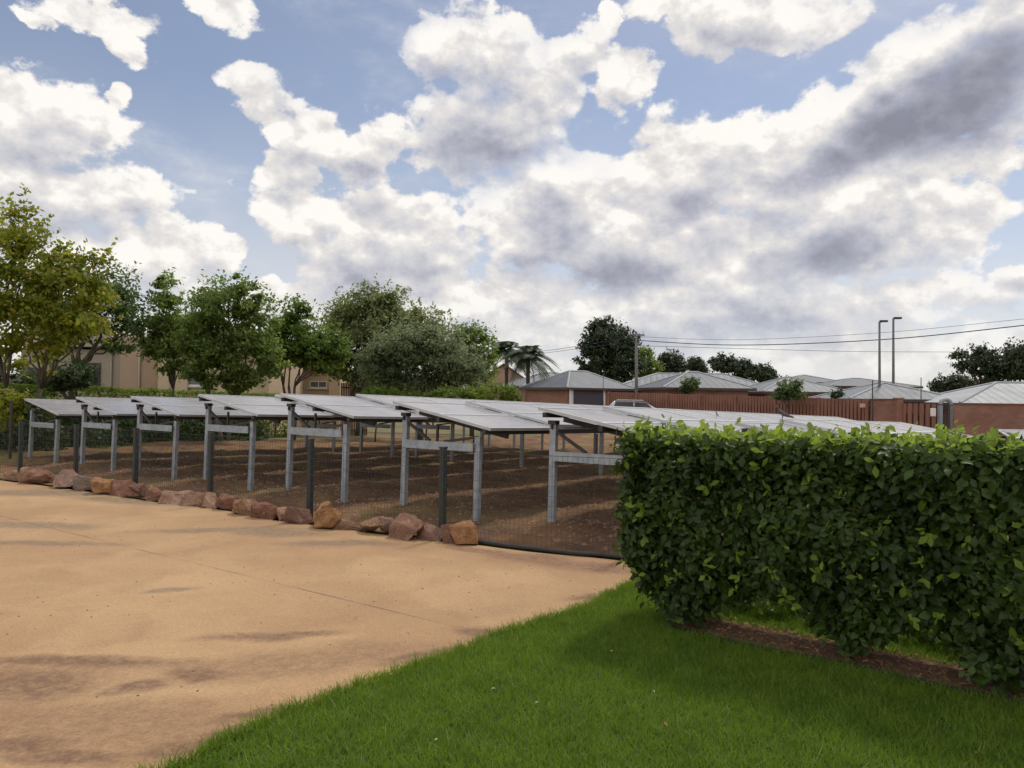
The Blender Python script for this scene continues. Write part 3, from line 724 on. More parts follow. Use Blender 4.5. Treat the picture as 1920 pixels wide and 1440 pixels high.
def hedge_leaves(n):
    s = rng.uniform(-.02, HL, n); side = rng.random(n)
    zb = hz_bot(s); ztop = 1.395 + np.array([mn.noise(Vector((a * 2.3, 0, 8))) * .03 for a in s]) + .012 * s
    z = zb + (ztop - zb) * rng.random(n); t = np.zeros(n); nr = np.zeros((n, 3))
    bu = hbump(s, z) * .16
    depth = np.abs(rng.normal(0, .11, n))
    taper = np.clip((z - .1) / .5, .55, 1)
    F_ = side < .56; Bk = (side >= .56) & (side < .70); T = (side >= .70) & (side < .94); E = side >= .94
    half = .39 * taper + bu
    t[F_] = -half[F_] + depth[F_]; t[Bk] = half[Bk] - depth[Bk]
    t[T] = rng.uniform(-.40, .40, T.sum()); z[T] = ztop[T] - depth[T] + bu[T] * .4
    t[E] = rng.uniform(-.38, .38, E.sum()) * taper[E]; s[E] = -.02 - bu[E] + depth[E] + (1 - taper[E]) * .25
    n3 = lambda a, b, c: np.array([HED_D[0] * a + HED_N[0] * b, HED_D[1] * a + HED_N[1] * b, c])
    nr[F_] = n3(0, -1, .5); nr[Bk] = n3(0, 1, .5); nr[T] = (0, 0, 1); nr[E] = n3(-1, 0, .5)
    nr += rng.normal(0, .55, (n, 3))
    return hpt(s, t, z), nr
P_, n_ = hedge_leaves(36000)
leaf_mesh('foliage', leaves_quads(P_, n_, .067, .58, .35, .14), M['hedge_leaf'], hroot, hroot.location)
# deeper leaves fill the heart of the hedge
n = 7000; s = rng.uniform(.0, HL, n); zb = hz_bot(s) + .05; z = zb + (1.30 - zb) * rng.random(n)
leaf_mesh('inner_foliage', leaves_quads(hpt(s, rng.uniform(-.26, .26, n), z), rng.normal(size=(n, 3)), .10, .6, .2), M['hedge_leaf'], hroot, hroot.location)
# young shoots: sprigs sticking up and out
Ps, Ns = [], []
def sprig(c, up, k, ln):
    for j in range(k):
        f = j / k; Ps.append(c + up * ln * f + rng.normal(0, .006, 3)); Ns.append(up * .7 + rng.normal(0, .8, 3))
for j in range(900):
    s = rng.uniform(.0, HL); t = rng.uniform(-.40, .40)
    sprig(hpt(np.array([s]), t, np.array([1.37 + .012 * s]))[0], np.array([rng.normal(0, .3), rng.normal(0, .3), 1]), rng.integers(3, 7), rng.uniform(.03, .12) if rng.random() < .88 else rng.uniform(.12, .2))
for j in range(170):
    s = rng.uniform(0, HL); z = .35 + rng.random() * 1.0
    sprig(hpt(np.array([s]), -.37, np.array([z]))[0], np.array([-HED_N[0] + rng.normal(0, .3), -HED_N[1] + rng.normal(0, .3), .5]), rng.integers(3, 6), rng.uniform(.04, .09))
for s, t, z, k, l in ((.10, -.2, 1.38, 14, .17), (.20, .1, 1.38, 12, .16), (1.15, -.1, 1.4, 8, .14), (2.6, 0, 1.41, 10, .15), (2.75, -.2, 1.41, 10, .14), (.02, -.1, 1.38, 14, .16), (.08, .0, 1.38, 10, .15), (-.06, .1, .95, 12, .12), (1.7, -.1, 1.40, 9, .17), (2.05, .1, 1.40, 9, .15), (.0, -.1, .45, 8, .12), (-.04, .1, 1.38, 9, .13)):
    for _ in range(2): sprig(hpt(np.array([s + rng.normal(0, .03)]), t, np.array([z]))[0], np.array([-.25 if z < 1.3 else .05, 0, .8]), k, l)
leaf_mesh('young_shoots', leaves_quads(np.array(Ps), np.array(Ns), .066, .5, .3), M['hedge_young'], hroot, hroot.location)
for s in TRK:
    m_ = MB()
    for j in range(6):
        a = rng.uniform(0, 6.28); c = hpt(np.array([s]), -.05, np.array([0.]))[0]; r0 = np.array([math.cos(a), math.sin(a), 0]) * .055
        e = hpt(np.array([s + rng.normal(0, .32)]), .06 + rng.normal(0, .12), np.array([rng.uniform(.7, 1.15)]))[0]
        m_.tube([c + r0 - (0, 0, .05), c + r0 * .7 + (0, 0, .12), c * .55 + e * .45 + (rng.normal(0, .03), 0, -.1), e], [.034, .028, .016, .006], 6)
    for j in range(30):
        c = hpt(np.array([s + rng.uniform(-.55, .55)]), rng.uniform(-.22, .25), np.array([rng.uniform(.2, 1.1)]))[0]
        e = c + np.array([rng.normal(0, .12), rng.normal(0, .12), rng.uniform(.1, .3)]); m_.tube([c, (c + e) / 2 + rng.normal(0, .02, 3), e], [.005, .004, .002], 4)
    m_.build('trunk', M['bark'], hroot, True, off=hroot.location)
# bed of mulch under it with a low edging
bs = np.linspace(.28, 5.4, 40); mb = MB()
fr_ = [hpt(np.array([s]), -.23 + .02 * math.sin(s * 5), np.array([.02]))[0] for s in bs]; bk = [hpt(np.array([s]), .20, np.array([.02]))[0] for s in bs]; md = [hpt(np.array([s]), 0, np.array([.055]))[0] for s in bs]
for A_, B_ in ((fr_, md), (md, bk)):
    for i in range(len(bs) - 1): mb.poly([A_[i], A_[i + 1], B_[i + 1], B_[i]])
tag(mb.build('mulch_bed', M['mulch'], None, True), kind='structure')
mb = MB(); mb.tube([q + np.array([0, 0, .005]) - np.array([HED_N[0], HED_N[1], 0]) * .012 for q in fr_], .016, 6)
tag(mb.build('bed_edging', M['rubber'], None, True), 'thin black edging strip along the mulch under the clipped hedge', 'edging')
n = 2600; s = rng.uniform(.3, 5, n); t = rng.uniform(-.21, .19, n); q = hpt(s, t, .03 + .03 * (1 - np.abs(t) / .3)); n_ = rng.normal(0, .45, (n, 3)); n_[:, 2] = 1
M['litter'] = leafmat('dry leaf litter', (.22, .105, .05), (.36, .21, .10), .1, .8, (.10, .05, .03))
Q = leaves_quads(q, n_, .034, .4, .2).reshape(-1, 4, 3)
tag(leaf_mesh('leaf_litter', Q, M['litter'], None, (0, 0, 0)), 'dry brown leaf litter lying on the bed under the clipped hedge', 'leaf litter', None, 'stuff')
# bright low plants on the far side of the hedge, seen through the gaps
n = 2600; s = rng.uniform(.5, 5.0, n); t = .62 + rng.uniform(-.16, .2, n); z = rng.uniform(.02, .30, n)
keep = np.array([mn.noise(Vector((a * 2.2, 3, 3))) for a in s]) > -.15
tag(leaf_mesh('ground_cover', leaves_quads(hpt(s, t, z)[keep], (rng.normal(0, .5, (n, 3)) + (0, 0, 1))[keep], .085, .6, .2), M['hedge_young'], None, (0, 0, 0)), 'bright green low plants on the sunny far side of the clipped hedge', 'plants', None, 'stuff')
# fallen leaves on the lawn
FL = [(1143, 1221, 'pale fallen leaf on the lawn closest to the clipped hedge'), (921, 1291, 'tiny pale fallen leaf on the lawn near the edge of the yard'), (1010, 1316, 'curled pale fallen leaf in the middle of the lawn'), (815, 1388, 'yellowish fallen leaf on the lawn nearest the yard corner'),
      (1272, 1307, 'reddish fallen leaf on the lawn, left of a brown one'), (1252, 1362, 'orange brown fallen leaf low on the lawn'), (1228, 1298, 'whitish fallen leaf beside the reddish one'), (1830, 1408, 'dark fallen leaf at the lower right of the lawn')]
M['leaf_pale'] = simple('pale dead leaf', (.42, .36, .24), (.3, .25, .15), .8); M['leaf_red'] = simple('red brown dead leaf', (.27, .10, .05), (.2, .07, .04), .8)
for i, (px, py, lab) in enumerate(FL):
    q = G(px, py, .045)
    o = leaf_mesh('fallen_leaf', leaves_quads(np.array([[0., 0, 0]]), np.array([[.2, -.3, 1]]), .034, .5, .5), M['leaf_red' if i in (4, 5, 7) else 'leaf_pale'], None, (0, 0, 0))
    o.location = q; tag(o, lab, 'leaf', 'fallen leaves on the lawn')

# ---------------------------------------------------------------- trees
def rhomb(P, size, asp=.45, nrm=None, up=None):
    n = len(P); nr = rng.normal(size=(n, 3)) if nrm is None else nrm + rng.normal(0, .6, (n, 3))
    nr /= np.linalg.norm(nr, axis=1, keepdims=True)
    t = np.cross(nr, rng.normal(size=(n, 3))); t /= np.linalg.norm(t, axis=1, keepdims=True); b = np.cross(nr, t)
    L = (rng.uniform(.6, 1.25, n) * size)[:, None]
    return np.stack([P - t * L * .5, P + b * L * asp * .5 + t * L * .06, P + t * L * .5, P - b * L * asp * .5 + t * L * .06], 1)
def limb(mb, a, b, r0, r1, wob=.08, n=5, sides=6):
    a, b = np.array(a), np.array(b); L = np.linalg.norm(b - a); pts = []
    for i in range(n + 1):
        t = i / n; w = math.sin(math.pi * t) * wob * L
        p = a + (b - a) * t + rng.normal(0, 1, 3) * w * .35
        if 0 < i < n: p[2] += w * .6
        pts.append(p)
    mb.tube(pts, [r0 + (r1 - r0) * (i / n) for i in range(n + 1)], sides); return pts
def tree(name, base, Y, lobes, mat, label, cat, group=None, nleaf=4500, size=.17, bark='bark', stems=1, fork=.30, trunk_r=.14, clump=.42, nclump=None, asp=.5, hollow=.35, drop=0., gap=1.0):
    """lobes: photo ellipses (x, y, rx, ry[, metres further away]); base: photo x of the foot"""
    bx = W(base, 740, Y); bz = gz(bx[0], bx[1]); root = empty(name, (bx[0], bx[1], bz))
    tag(root, label, cat, group)
    E = []
    for l in lobes:
        yy = Y + (l[4] if len(l) > 4 else 0); c = W(l[0], l[1], yy); rx, rz = l[2] / F * yy, l[3] / F * yy
        E.append((c, np.array([rx, min(rx, rz) * 1.05 if rx > rz * 2 else (rx + rz) * .5, rz])))
    vol = np.array([np.prod(e[1]) ** (2 / 3) for e in E]); vol /= vol.sum()
    mb = MB(); foot = np.array([bx[0], bx[1], bz - .1]); tops = []
    zc = min(e[0][2] - e[1][2] * .6 for e in E); zf = bz + max(.35, (zc - bz) * 1.0) * (1 if fork > .5 else .8)
    for s in range(stems):
        off = np.array([rng.normal(0, .25), rng.normal(0, .2), 0]) * (stems > 1)
        t_ = np.array([bx[0], bx[1], zf]) + off * 2.4
        limb(mb, foot + off * .5, t_, trunk_r, trunk_r * .72, .05, 4, 8); tops.append(t_)
    PL, NL = [], []
    for (c, r), v in zip(E, vol):
        st = tops[int(np.argmin([np.linalg.norm(c - t_) for t_ in tops]))]
        limb(mb, st, c - np.array([0, 0, r[2] * .15]), trunk_r * .55, trunk_r * .2, .10)
        nc = max(6, int((nclump or 70) * v * 2.2)); nl = max(24, int(nleaf * v / nc))
        for k in range(nc):
            d = rng.normal(size=3); d /= np.linalg.norm(d); rr = hollow + (1 - hollow) * rng.random() ** .5
            if d[2] < -.3: d[2] *= .6
            cc = c + d * r * rr * (.92 + .10 * rng.normal())
            if k % 2 == 0: limb(mb, c + d * r * .05, cc, trunk_r * .17, trunk_r * .05, .1, 3, 4)
            cs = clump * (r.mean() ** .5) * rng.uniform(.35, 1.0); m_ = int(nl * rng.uniform(.5, 1.5))
            ax = rng.normal(size=3) * .5 + d + np.array([0, 0, .35]); ax /= np.linalg.norm(ax)
            p = cc + rng.normal(0, 1, (m_, 3)) * np.array([1, 1, .55]) * cs * .42 + ax * (rng.uniform(-.6, .9, m_) * cs * .8)[:, None] + np.array([0, 0, -drop * rng.random()])
            PL.append(p); NL.append(np.tile(d * .7 + np.array([0, 0, .55]), (m_, 1)))
        # thin twigs with a few leaves break the outline
        for k in range(int(nc * .9)):
            d = rng.normal(size=3); d /= np.linalg.norm(d); d[2] = abs(d[2]) if rng.random() < .7 else d[2]
            m_ = 9; t_ = rng.uniform(0, 1, m_)[:, None]
            p = c + d * r * (.82 + .1 * rng.random()) + (d + np.array([0, 0, .4])) * t_ * clump * rng.uniform(.3, .95) + rng.normal(0, size * .35, (m_, 3))
            PL.append(p); NL.append(np.tile(d, (m_, 1)))
    mb.build('trunk', M[bark], root, True, off=root.location)
    Q = rhomb(np.concatenate(PL), size, asp, np.concatenate(NL)) - np.array(root.location)
    quads('crown', Q, M[mat], root)
    return root
M['lf_yellow'] = leafmat('yellow green foliage', (.095, .145, .014), (.25, .265, .026), .5, .5, (.33, .24, .03), .55)
M['lf_dark'] = leafmat('dark green foliage', (0.046, 0.081, 0.029), (0.111, 0.163, 0.052), .58, .5, None, .6)
M['lf_mid'] = leafmat('green foliage', (0.072, 0.124, 0.029), (0.182, 0.247, 0.052), .58, .5, (0.260, 0.286, 0.078), .5)
M['lf_fresh'] = leafmat('fresh green foliage', (.075, .135, .024), (.15, .215, .038), .55, .5, None, .5)
M['lf_olive'] = leafmat('olive foliage', (0.111, 0.143, 0.062), (0.234, 0.267, 0.111), .58, .5, (0.260, 0.273, 0.078), .5)
M['lf_grey'] = leafmat('grey green foliage', (0.098, 0.127, 0.065), (0.195, 0.234, 0.117), .58, .5, None, .5)
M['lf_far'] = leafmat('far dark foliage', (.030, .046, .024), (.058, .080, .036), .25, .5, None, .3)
M['lf_hedge'] = leafmat('sunny hedge foliage', (.075, .13, .018), (.17, .225, .035), .58, .5, None, 1.0)
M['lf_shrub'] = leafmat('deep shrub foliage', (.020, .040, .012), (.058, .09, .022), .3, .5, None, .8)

tree('yellow_green_tree', 25, 21, [(30, 440, 62, 58), (110, 560, 90, 60), (50, 655, 70, 30), (170, 600, 50, 40), (60, 690, 50, 20, 2), (95, 480, 70, 42), (40, 520, 100, 55), (140, 520, 58, 36), (60, 590, 120, 50), (150, 625, 62, 30), (-40, 560, 110, 130), (-60, 430, 80, 60, 1), (90, 640, 70, 30, -.5), (175, 490, 28, 22), (20, 655, 40, 22)],
     'lf_yellow', 'yellow green tree with pale forked stems at the left edge', 'tree', nleaf=15500, size=.16, bark='bark', stems=4, trunk_r=.07, clump=.55, nclump=110, hollow=.3, asp=.6)
tree('dark_tree', 140, 29, [(200, 540, 60, 42), (240, 575, 45, 38), (170, 610, 80, 42), (120, 600, 70, 60), (255, 610, 32, 34), (205, 650, 50, 22)], 'lf_dark', 'dark thin leaved tree behind the yellow green tree', 'tree', nleaf=9000, size=.17, clump=.6, nclump=80, hollow=.1)
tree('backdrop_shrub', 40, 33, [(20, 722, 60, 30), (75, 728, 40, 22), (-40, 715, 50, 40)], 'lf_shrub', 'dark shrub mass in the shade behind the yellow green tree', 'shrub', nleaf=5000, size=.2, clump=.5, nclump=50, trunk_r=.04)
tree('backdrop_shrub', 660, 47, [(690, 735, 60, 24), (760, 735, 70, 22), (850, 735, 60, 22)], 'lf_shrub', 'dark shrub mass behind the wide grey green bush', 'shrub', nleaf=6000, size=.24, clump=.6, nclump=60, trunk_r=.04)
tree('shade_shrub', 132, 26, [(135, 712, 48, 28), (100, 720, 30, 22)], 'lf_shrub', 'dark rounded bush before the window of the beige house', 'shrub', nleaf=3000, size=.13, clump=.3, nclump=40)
tree('slim_tree', 325, 29, [(318, 560, 24, 36), (305, 530, 16, 18), (300, 605, 28, 36), (326, 625, 26, 40), (285, 640, 20, 22), (340, 655, 22, 22), (300, 655, 36, 36), (328, 688, 26, 28)], 'lf_mid', 'slim airy tree before the tower gable of the beige house', 'tree', nleaf=7000, size=.17, clump=.42, nclump=70, hollow=.05, trunk_r=.06)
tree('bushy_tree', 425, 28, [(420, 585, 62, 55), (475, 590, 45, 45), (375, 615, 40, 50), (415, 655, 70, 48), (480, 655, 48, 45), (445, 545, 40, 24), (395, 560, 24, 22), (410, 705, 52, 24), (465, 700, 40, 24), (505, 685, 30, 36), (375, 690, 32, 34), (440, 722, 60, 18), (360, 640, 30, 34)], 'lf_mid',
     'bushy green tree with two short stems hiding the house window', 'tree', nleaf=19000, size=.17, stems=2, clump=.55, nclump=120, hollow=.1, trunk_r=.09)
tree('fresh_green_tree', 553, 32, [(557, 592, 24, 28), (540, 620, 42, 34), (580, 640, 36, 36), (530, 655, 40, 30), (570, 670, 46, 24), (600, 650, 26, 28), (515, 630, 24, 30), (610, 680, 30, 34), (520, 672, 30, 28), (630, 655, 26, 32)], 'lf_fresh',
     'bright green tree with bare branching stem right of the bushy tree', 'tree', nleaf=13500, size=.19, clump=.52, nclump=80, hollow=.1, stems=3, trunk_r=.075)
tree('olive_tree', 672, 40, [(690, 580, 62, 38), (640, 610, 46, 42), (745, 590, 48, 40), (700, 620, 74, 40), (790, 605, 40, 30), (660, 665, 56, 42), (625, 660, 34, 40), (815, 625, 34, 34), (720, 568, 44, 26), (690, 700, 50, 26), (640, 700, 40, 24), (730, 660, 60, 50)], 'lf_olive',
     'tallest broad olive green tree behind the grey green bush', 'tree', nleaf=24000, size=.22, clump=.75, nclump=140, hollow=.1, trunk_r=.17)
tree('grey_green_bush', 790, 34, [(770, 655, 74, 42), (830, 665, 62, 42), (720, 680, 46, 40), (790, 695, 104, 38), (865, 700, 44, 42), (800, 635, 50, 26), (790, 724, 100, 24), (715, 715, 44, 28)], 'lf_grey',
     'wide rounded grey green bush tree before the olive tree', 'tree', nleaf=28000, size=.17, clump=.62, nclump=150, hollow=.2, trunk_r=.12)
tree('leafy_tree', 885, 44, [(880, 635, 34, 26), (900, 665, 28, 40), (865, 650, 26, 36), (905, 700, 24, 34), (885, 700, 30, 30)], 'lf_mid',
     'upright green tree between the grey green bush and the palms', 'tree', nleaf=7000, size=.22, clump=.65, nclump=70, trunk_r=.12)
for k, (xs, lab) in enumerate((([(705, 742, 34, 13), (745, 745, 40, 12)], 'low leafy shrub mass under the left half of the grey green bush'), ([(800, 748, 40, 11), (845, 744, 40, 15)], 'low leafy shrub mass under the right half of the grey green bush'),
                               ([(890, 742, 34, 18), (935, 738, 38, 20), (960, 746, 20, 14)], 'low yellowish shrub beside the brick garage house'))):
    tree('low_shrub', xs[0][0], 32, xs, 'lf_hedge' if k != 1 else 'lf_mid', lab, 'shrub', 'low shrubs beyond the tables', nleaf=3200, size=.12, clump=.3, nclump=40, trunk_r=.04)

# right hand skyline
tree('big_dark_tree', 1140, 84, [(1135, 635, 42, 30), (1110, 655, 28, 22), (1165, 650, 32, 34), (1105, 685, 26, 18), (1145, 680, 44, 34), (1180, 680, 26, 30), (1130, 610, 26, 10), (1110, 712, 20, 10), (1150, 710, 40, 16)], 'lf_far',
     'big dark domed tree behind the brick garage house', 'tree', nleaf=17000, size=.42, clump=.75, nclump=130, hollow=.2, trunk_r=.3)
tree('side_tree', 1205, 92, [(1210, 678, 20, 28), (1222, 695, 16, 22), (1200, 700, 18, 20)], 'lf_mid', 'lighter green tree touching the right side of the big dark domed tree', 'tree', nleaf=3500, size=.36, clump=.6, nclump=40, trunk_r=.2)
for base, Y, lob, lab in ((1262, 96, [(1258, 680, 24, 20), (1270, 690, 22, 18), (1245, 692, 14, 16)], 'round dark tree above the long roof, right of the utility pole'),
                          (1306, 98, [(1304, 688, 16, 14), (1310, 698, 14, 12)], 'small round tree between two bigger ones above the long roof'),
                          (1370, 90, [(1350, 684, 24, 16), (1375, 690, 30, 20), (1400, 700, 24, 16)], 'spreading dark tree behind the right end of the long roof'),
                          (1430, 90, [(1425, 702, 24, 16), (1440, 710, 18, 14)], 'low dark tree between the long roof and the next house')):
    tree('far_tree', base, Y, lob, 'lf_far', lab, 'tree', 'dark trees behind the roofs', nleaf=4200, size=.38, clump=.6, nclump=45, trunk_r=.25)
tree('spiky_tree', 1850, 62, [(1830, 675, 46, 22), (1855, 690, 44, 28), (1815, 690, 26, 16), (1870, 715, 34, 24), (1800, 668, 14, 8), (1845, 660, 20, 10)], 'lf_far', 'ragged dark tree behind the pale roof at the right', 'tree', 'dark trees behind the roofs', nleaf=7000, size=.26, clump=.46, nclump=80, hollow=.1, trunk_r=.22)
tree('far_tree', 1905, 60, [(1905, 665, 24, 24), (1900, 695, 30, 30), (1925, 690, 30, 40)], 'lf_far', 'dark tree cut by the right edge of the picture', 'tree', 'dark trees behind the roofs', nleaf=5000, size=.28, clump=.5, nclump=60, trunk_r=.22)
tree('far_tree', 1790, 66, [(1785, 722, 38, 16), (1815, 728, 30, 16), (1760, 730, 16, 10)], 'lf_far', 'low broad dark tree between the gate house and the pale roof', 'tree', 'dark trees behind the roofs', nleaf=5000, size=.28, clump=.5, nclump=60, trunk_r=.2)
tree('young_tree', 1478, 40, [(1476, 728, 22, 13), (1490, 740, 20, 12), (1465, 745, 18, 9), (1490, 722, 12, 8)], 'lf_dark', 'small young tree in front of the terracotta slat wall', 'tree', nleaf=2600, size=.15, clump=.32, nclump=40, hollow=.1, trunk_r=.045)
tree('roof_shrub', 1294, 54, [(1293, 724, 17, 13), (1287, 733, 12, 8)], 'lf_dark', 'dark little tree standing before the long roof', 'tree', nleaf=1800, size=.2, clump=.35, nclump=25, trunk_r=.06)
tree('wall_shrub', 1575, 46, [(1572, 740, 10, 8), (1566, 746, 10, 6)], 'lf_far', 'small dark bush showing over the terracotta slat wall', 'shrub', nleaf=900, size=.16, clump=.3, nclump=16, trunk_r=.04)
tree('wall_shrub', 1250, 56, [(1262, 738, 14, 6)], 'lf_hedge', 'tiny yellowish bush over the wall below the long roof', 'shrub', nleaf=700, size=.16, clump=.3, nclump=12, trunk_r=.04)

# palms
def palm(px, ytop, Y, label, n=38, fl=2.5, lean=.0):
    bx = W(px, 740, Y); bz = gz(bx[0], bx[1]); top = W(px, ytop, Y); root = empty('palm_tree', (bx[0], bx[1], bz)); tag(root, label, 'palm tree', 'palms by the pink gable')
    mb = MB(); pts = [np.array([bx[0], bx[1], bz - .1]) * (1 - t) + top * t + np.array([lean * math.sin(t * 2), 0, 0]) for t in np.linspace(0, 1, 6)]
    mb.tube(pts, [.26, .2, .18, .17, .18, .22], 9); mb.build('trunk', M['bark'], root, True, off=root.location)
    V = []
    for k in range(n):
        a = k * 2.399; el = R(rng.uniform(-15, 75)); L = fl * rng.uniform(.8, 1.1); d = np.array([math.cos(a), math.sin(a), 0])
        prev = None
        for i in range(12):
            t = (i + 1) / 12
            p = top + d * L * math.cos(el) * t + np.array([0, 0, L * (math.sin(el) * t - .75 * t * t)])
            if prev is not None:
                f = p - prev; f /= np.linalg.norm(f); s = np.cross(f, (0, 0, 1)); s /= np.linalg.norm(s) + 1e-9
                V.append([prev - s * .03, prev + s * .03, p + s * .025, p - s * .025])
                for sg in (-1, 1):
                    for j in (0, .5):
                        q0 = prev + (p - prev) * j; ll = .70 * math.sin(math.pi * min(1, t * .9 + .08)) + .1
                        e = q0 + s * sg * ll * .8 + f * ll * .55 + np.array([0, 0, -.28 * ll]); V.append([q0, q0 + f * .11, e + f * .03, e])
            prev = p
    quads('crown', np.array(V) - np.array(root.location), M['lf_far'], root)
palm(950, 655, 70, 'left palm with feathery crown behind the low yellowish shrub', fl=2.7)
palm(990, 668, 66, 'right palm, lower and broader, above the blue grey roof', 40, 3.1)

# long clipped hedge and bushes behind the farthest tables
def leafbox(name, a, b, wd, h, mat, label, cat, n, size, z0=0., wob=.12):
    a, b = np.array(a), np.array(b); L = np.linalg.norm(b - a); d = (b - a) / L; nn = np.array([-d[1], d[0]])
    s = rng.uniform(0, L, n); fc = rng.random(n); t = rng.uniform(-wd / 2, wd / 2, n); z = rng.uniform(z0, h, n)
    bu = np.array([mn.fractal(Vector((x * .9, y * .9, 2)), 1, 2, 3) for x, y in zip(s, z)]) * wob
    topm = fc < .35; side = (fc >= .35) & (fc < .85)
    z[topm] = h + bu[topm] - np.abs(rng.normal(0, .05, topm.sum())); t[side] = -wd / 2 + bu[side] + np.abs(rng.normal(0, .08, side.sum()))
    x = a[0] + d[0] * s + nn[0] * t; y = a[1] + d[1] * s + nn[1] * t; g = gz(x, y)
    root = empty(name, (a[0], a[1], gz(a[0], a[1]))); tag(root, label, cat)
    nr = np.where(topm[:, None], np.array([0, 0, 1.]), np.array([-nn[0], -nn[1], .4]))
    quads('foliage', rhomb(np.stack([x, y, z + g], 1), size, .55, nr) - np.array(root.location), M[mat], root)
    for k in np.arange(.4, L, 1.1):
        mb = MB(); q = a + d * k; zg = gz(*q); mb.tube([(q[0], q[1], zg - .05), (q[0] + .05, q[1], zg + h * .7)], [.05, .02], 6)
        mb.build('stem', M['bark'], root, off=root.location)
leafbox('long_hedge', (-10.2, 36.5), (-19.5, 25.5), 1.2, 1.98, 'lf_hedge', 'long sunny clipped hedge between the solar tables and the beige house', 'hedge', 15000, .13)
for i, (px, Y, w_, h_, lab) in enumerate(((18, 20.5, 2.0, 1.55, 'dark leafy bush at the far left behind the leftmost table post'), (90, 22.5, 2.2, 1.45, 'dark leafy bush seen under the leftmost solar table'), (165, 24.5, 2.4, 1.35, 'dark leafy bush seen under the second table from the left'),
                                    (240, 26.5, 2.4, 1.3, 'dark leafy bush seen under the third table from the left'), (330, 29, 2.4, 1.25, 'dark leafy bush seen under the fourth table from the left'), (420, 31.5, 2.6, 1.2, 'dark leafy bush at the right end of the bushes under the tables'))):
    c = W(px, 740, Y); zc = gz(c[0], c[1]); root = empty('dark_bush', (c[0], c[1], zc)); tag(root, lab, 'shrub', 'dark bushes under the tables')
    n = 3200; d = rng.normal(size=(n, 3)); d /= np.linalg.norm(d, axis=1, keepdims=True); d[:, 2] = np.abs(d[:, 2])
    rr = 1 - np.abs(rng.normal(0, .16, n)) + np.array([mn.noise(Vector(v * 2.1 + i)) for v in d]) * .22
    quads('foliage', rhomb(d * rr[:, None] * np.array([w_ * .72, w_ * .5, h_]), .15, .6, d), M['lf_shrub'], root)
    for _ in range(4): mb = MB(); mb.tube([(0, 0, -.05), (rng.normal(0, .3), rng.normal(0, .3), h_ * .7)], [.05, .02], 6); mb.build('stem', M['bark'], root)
tree('lime_shrub', 22, 18.4, [(18, 762, 24, 26), (40, 752, 18, 12), (10, 790, 22, 26)], 'lf_yellow', 'yellow green shrub beside the leftmost solar table', 'shrub', nleaf=3000, size=.09, clump=.25, nclump=40, trunk_r=.03)

# ---------------------------------------------------------------- left house
def wbox(mb, x0, x1, y_top, Y, depth, m=0, z0=None):
    a, b = W(x0, y_top, Y), W(x1, y_top, Y); zt = (a[2] + b[2]) / 2; zb = -.9 if z0 is None else z0
    mb.box(((a[0] + b[0]) / 2, Y + depth / 2, (zt + zb) / 2), (b[0] - a[0], depth, zt - zb)); return a, b
def window(root, x0, x1, y0, y1, Y, glass='curtain', frame='white', bars=0, fw=.07, bare=False):
    a, b = W(x0, y0, Y), W(x1, y1, Y); xc, zc = (a[0] + b[0]) / 2, (a[2] + b[2]) / 2; w, h = b[0] - a[0], a[2] - b[2]
    fr = MB(); y = Y - .03
    fr.box((xc, y, a[2] - fw / 2), (w, .10, fw)); fr.box((xc, y, b[2] + fw / 2), (w, .10, fw))
    fr.box((a[0] + fw / 2, y, zc), (fw, .10, h - 2 * fw)); fr.box((b[0] - fw / 2, y, zc), (fw, .10, h - 2 * fw))
    for k in range(bars): fr.box((a[0] + w * (k + 1) / (bars + 1), y, zc), (.045, .06, h - 2 * fw))
    o = fr.build('window', M[frame], root, off=root.location)
    g = MB(); g.box((xc, Y - .012, zc), (w - 2 * fw, .02, h - 2 * fw)); g.build('pane', M[glass], o, off=root.location)
    if not bare:
        s_ = MB(); s_.box((xc, Y - .09, b[2] - .035), (w + .2, .16, .06)); s_.build('sill', M[frame], o, off=root.location)
HY = 38
hr = empty('beige_house', (W(300, 740, HY)[0], HY, -.5)); tag(hr, 'beige plastered house with stepped wings behind the trees at the left', 'house')
O = hr.location
for (x0, x1, yt, Y, d, mat) in ((40, 226, 655, HY, 6, 'plaster_grey'), (226, 297, 632, HY - .6, 6.6, 'plaster_brown'), (297, 352, 650, HY - 1.2, 7, 'plaster'), (352, 505, 662, HY - 1.0, 6, 'plaster')):
    b = MB(); wbox(b, x0, x1, yt, Y, d); b.build('wall', M[mat], hr, off=O)
# tower gable
b = MB(); a0, a1 = W(262, 632, HY - 1.5), W(352, 632, HY - 1.5); ap = W(313, 602, HY - 1.5)
b.prism([(a0[0] + .9, a0[2] - .4), (a1[0], a1[2] - .4), (a1[0], a1[2]), (ap[0] + .5, ap[2] + .1), (ap[0] - .5, ap[2] + .1), (a0[0] + .9, a0[2])], HY - 1.36, HY + 3.5); b.build('gable', M['plaster_brown'], hr, off=O)
for (x0, x1, yt, Y) in ((36, 226, 650, HY), (345, 509, 657, HY - 1.0)):
    b = MB(); a, c = W(x0, yt, Y), W(x1, yt, Y); b.prism([(a[0], a[2] + .02), (c[0], a[2] + .02), (c[0] - .9, a[2] + 1.15), (a[0] + .9, a[2] + 1.15)], Y - .45, Y + 6); b.build('roof', M['plaster_grey'], hr, off=O)
for px, Y, yt in ((209, HY - .07, 655), (262, HY - .67, 640), (320, HY - 1.27, 652)):
    b = MB(); t = W(px, yt + 6, Y); b.tube([(t[0], Y, -.8), (t[0], Y, t[2])], .05, 8); b.build('downpipe', M['plaster_grey'], hr, True, off=O)
window(hr, 155, 188, 680, 728, HY, 'glass', 'fascia', 2); window(hr, 340, 384, 693, 724, HY - 1.0, 'curtain', 'white', 0)
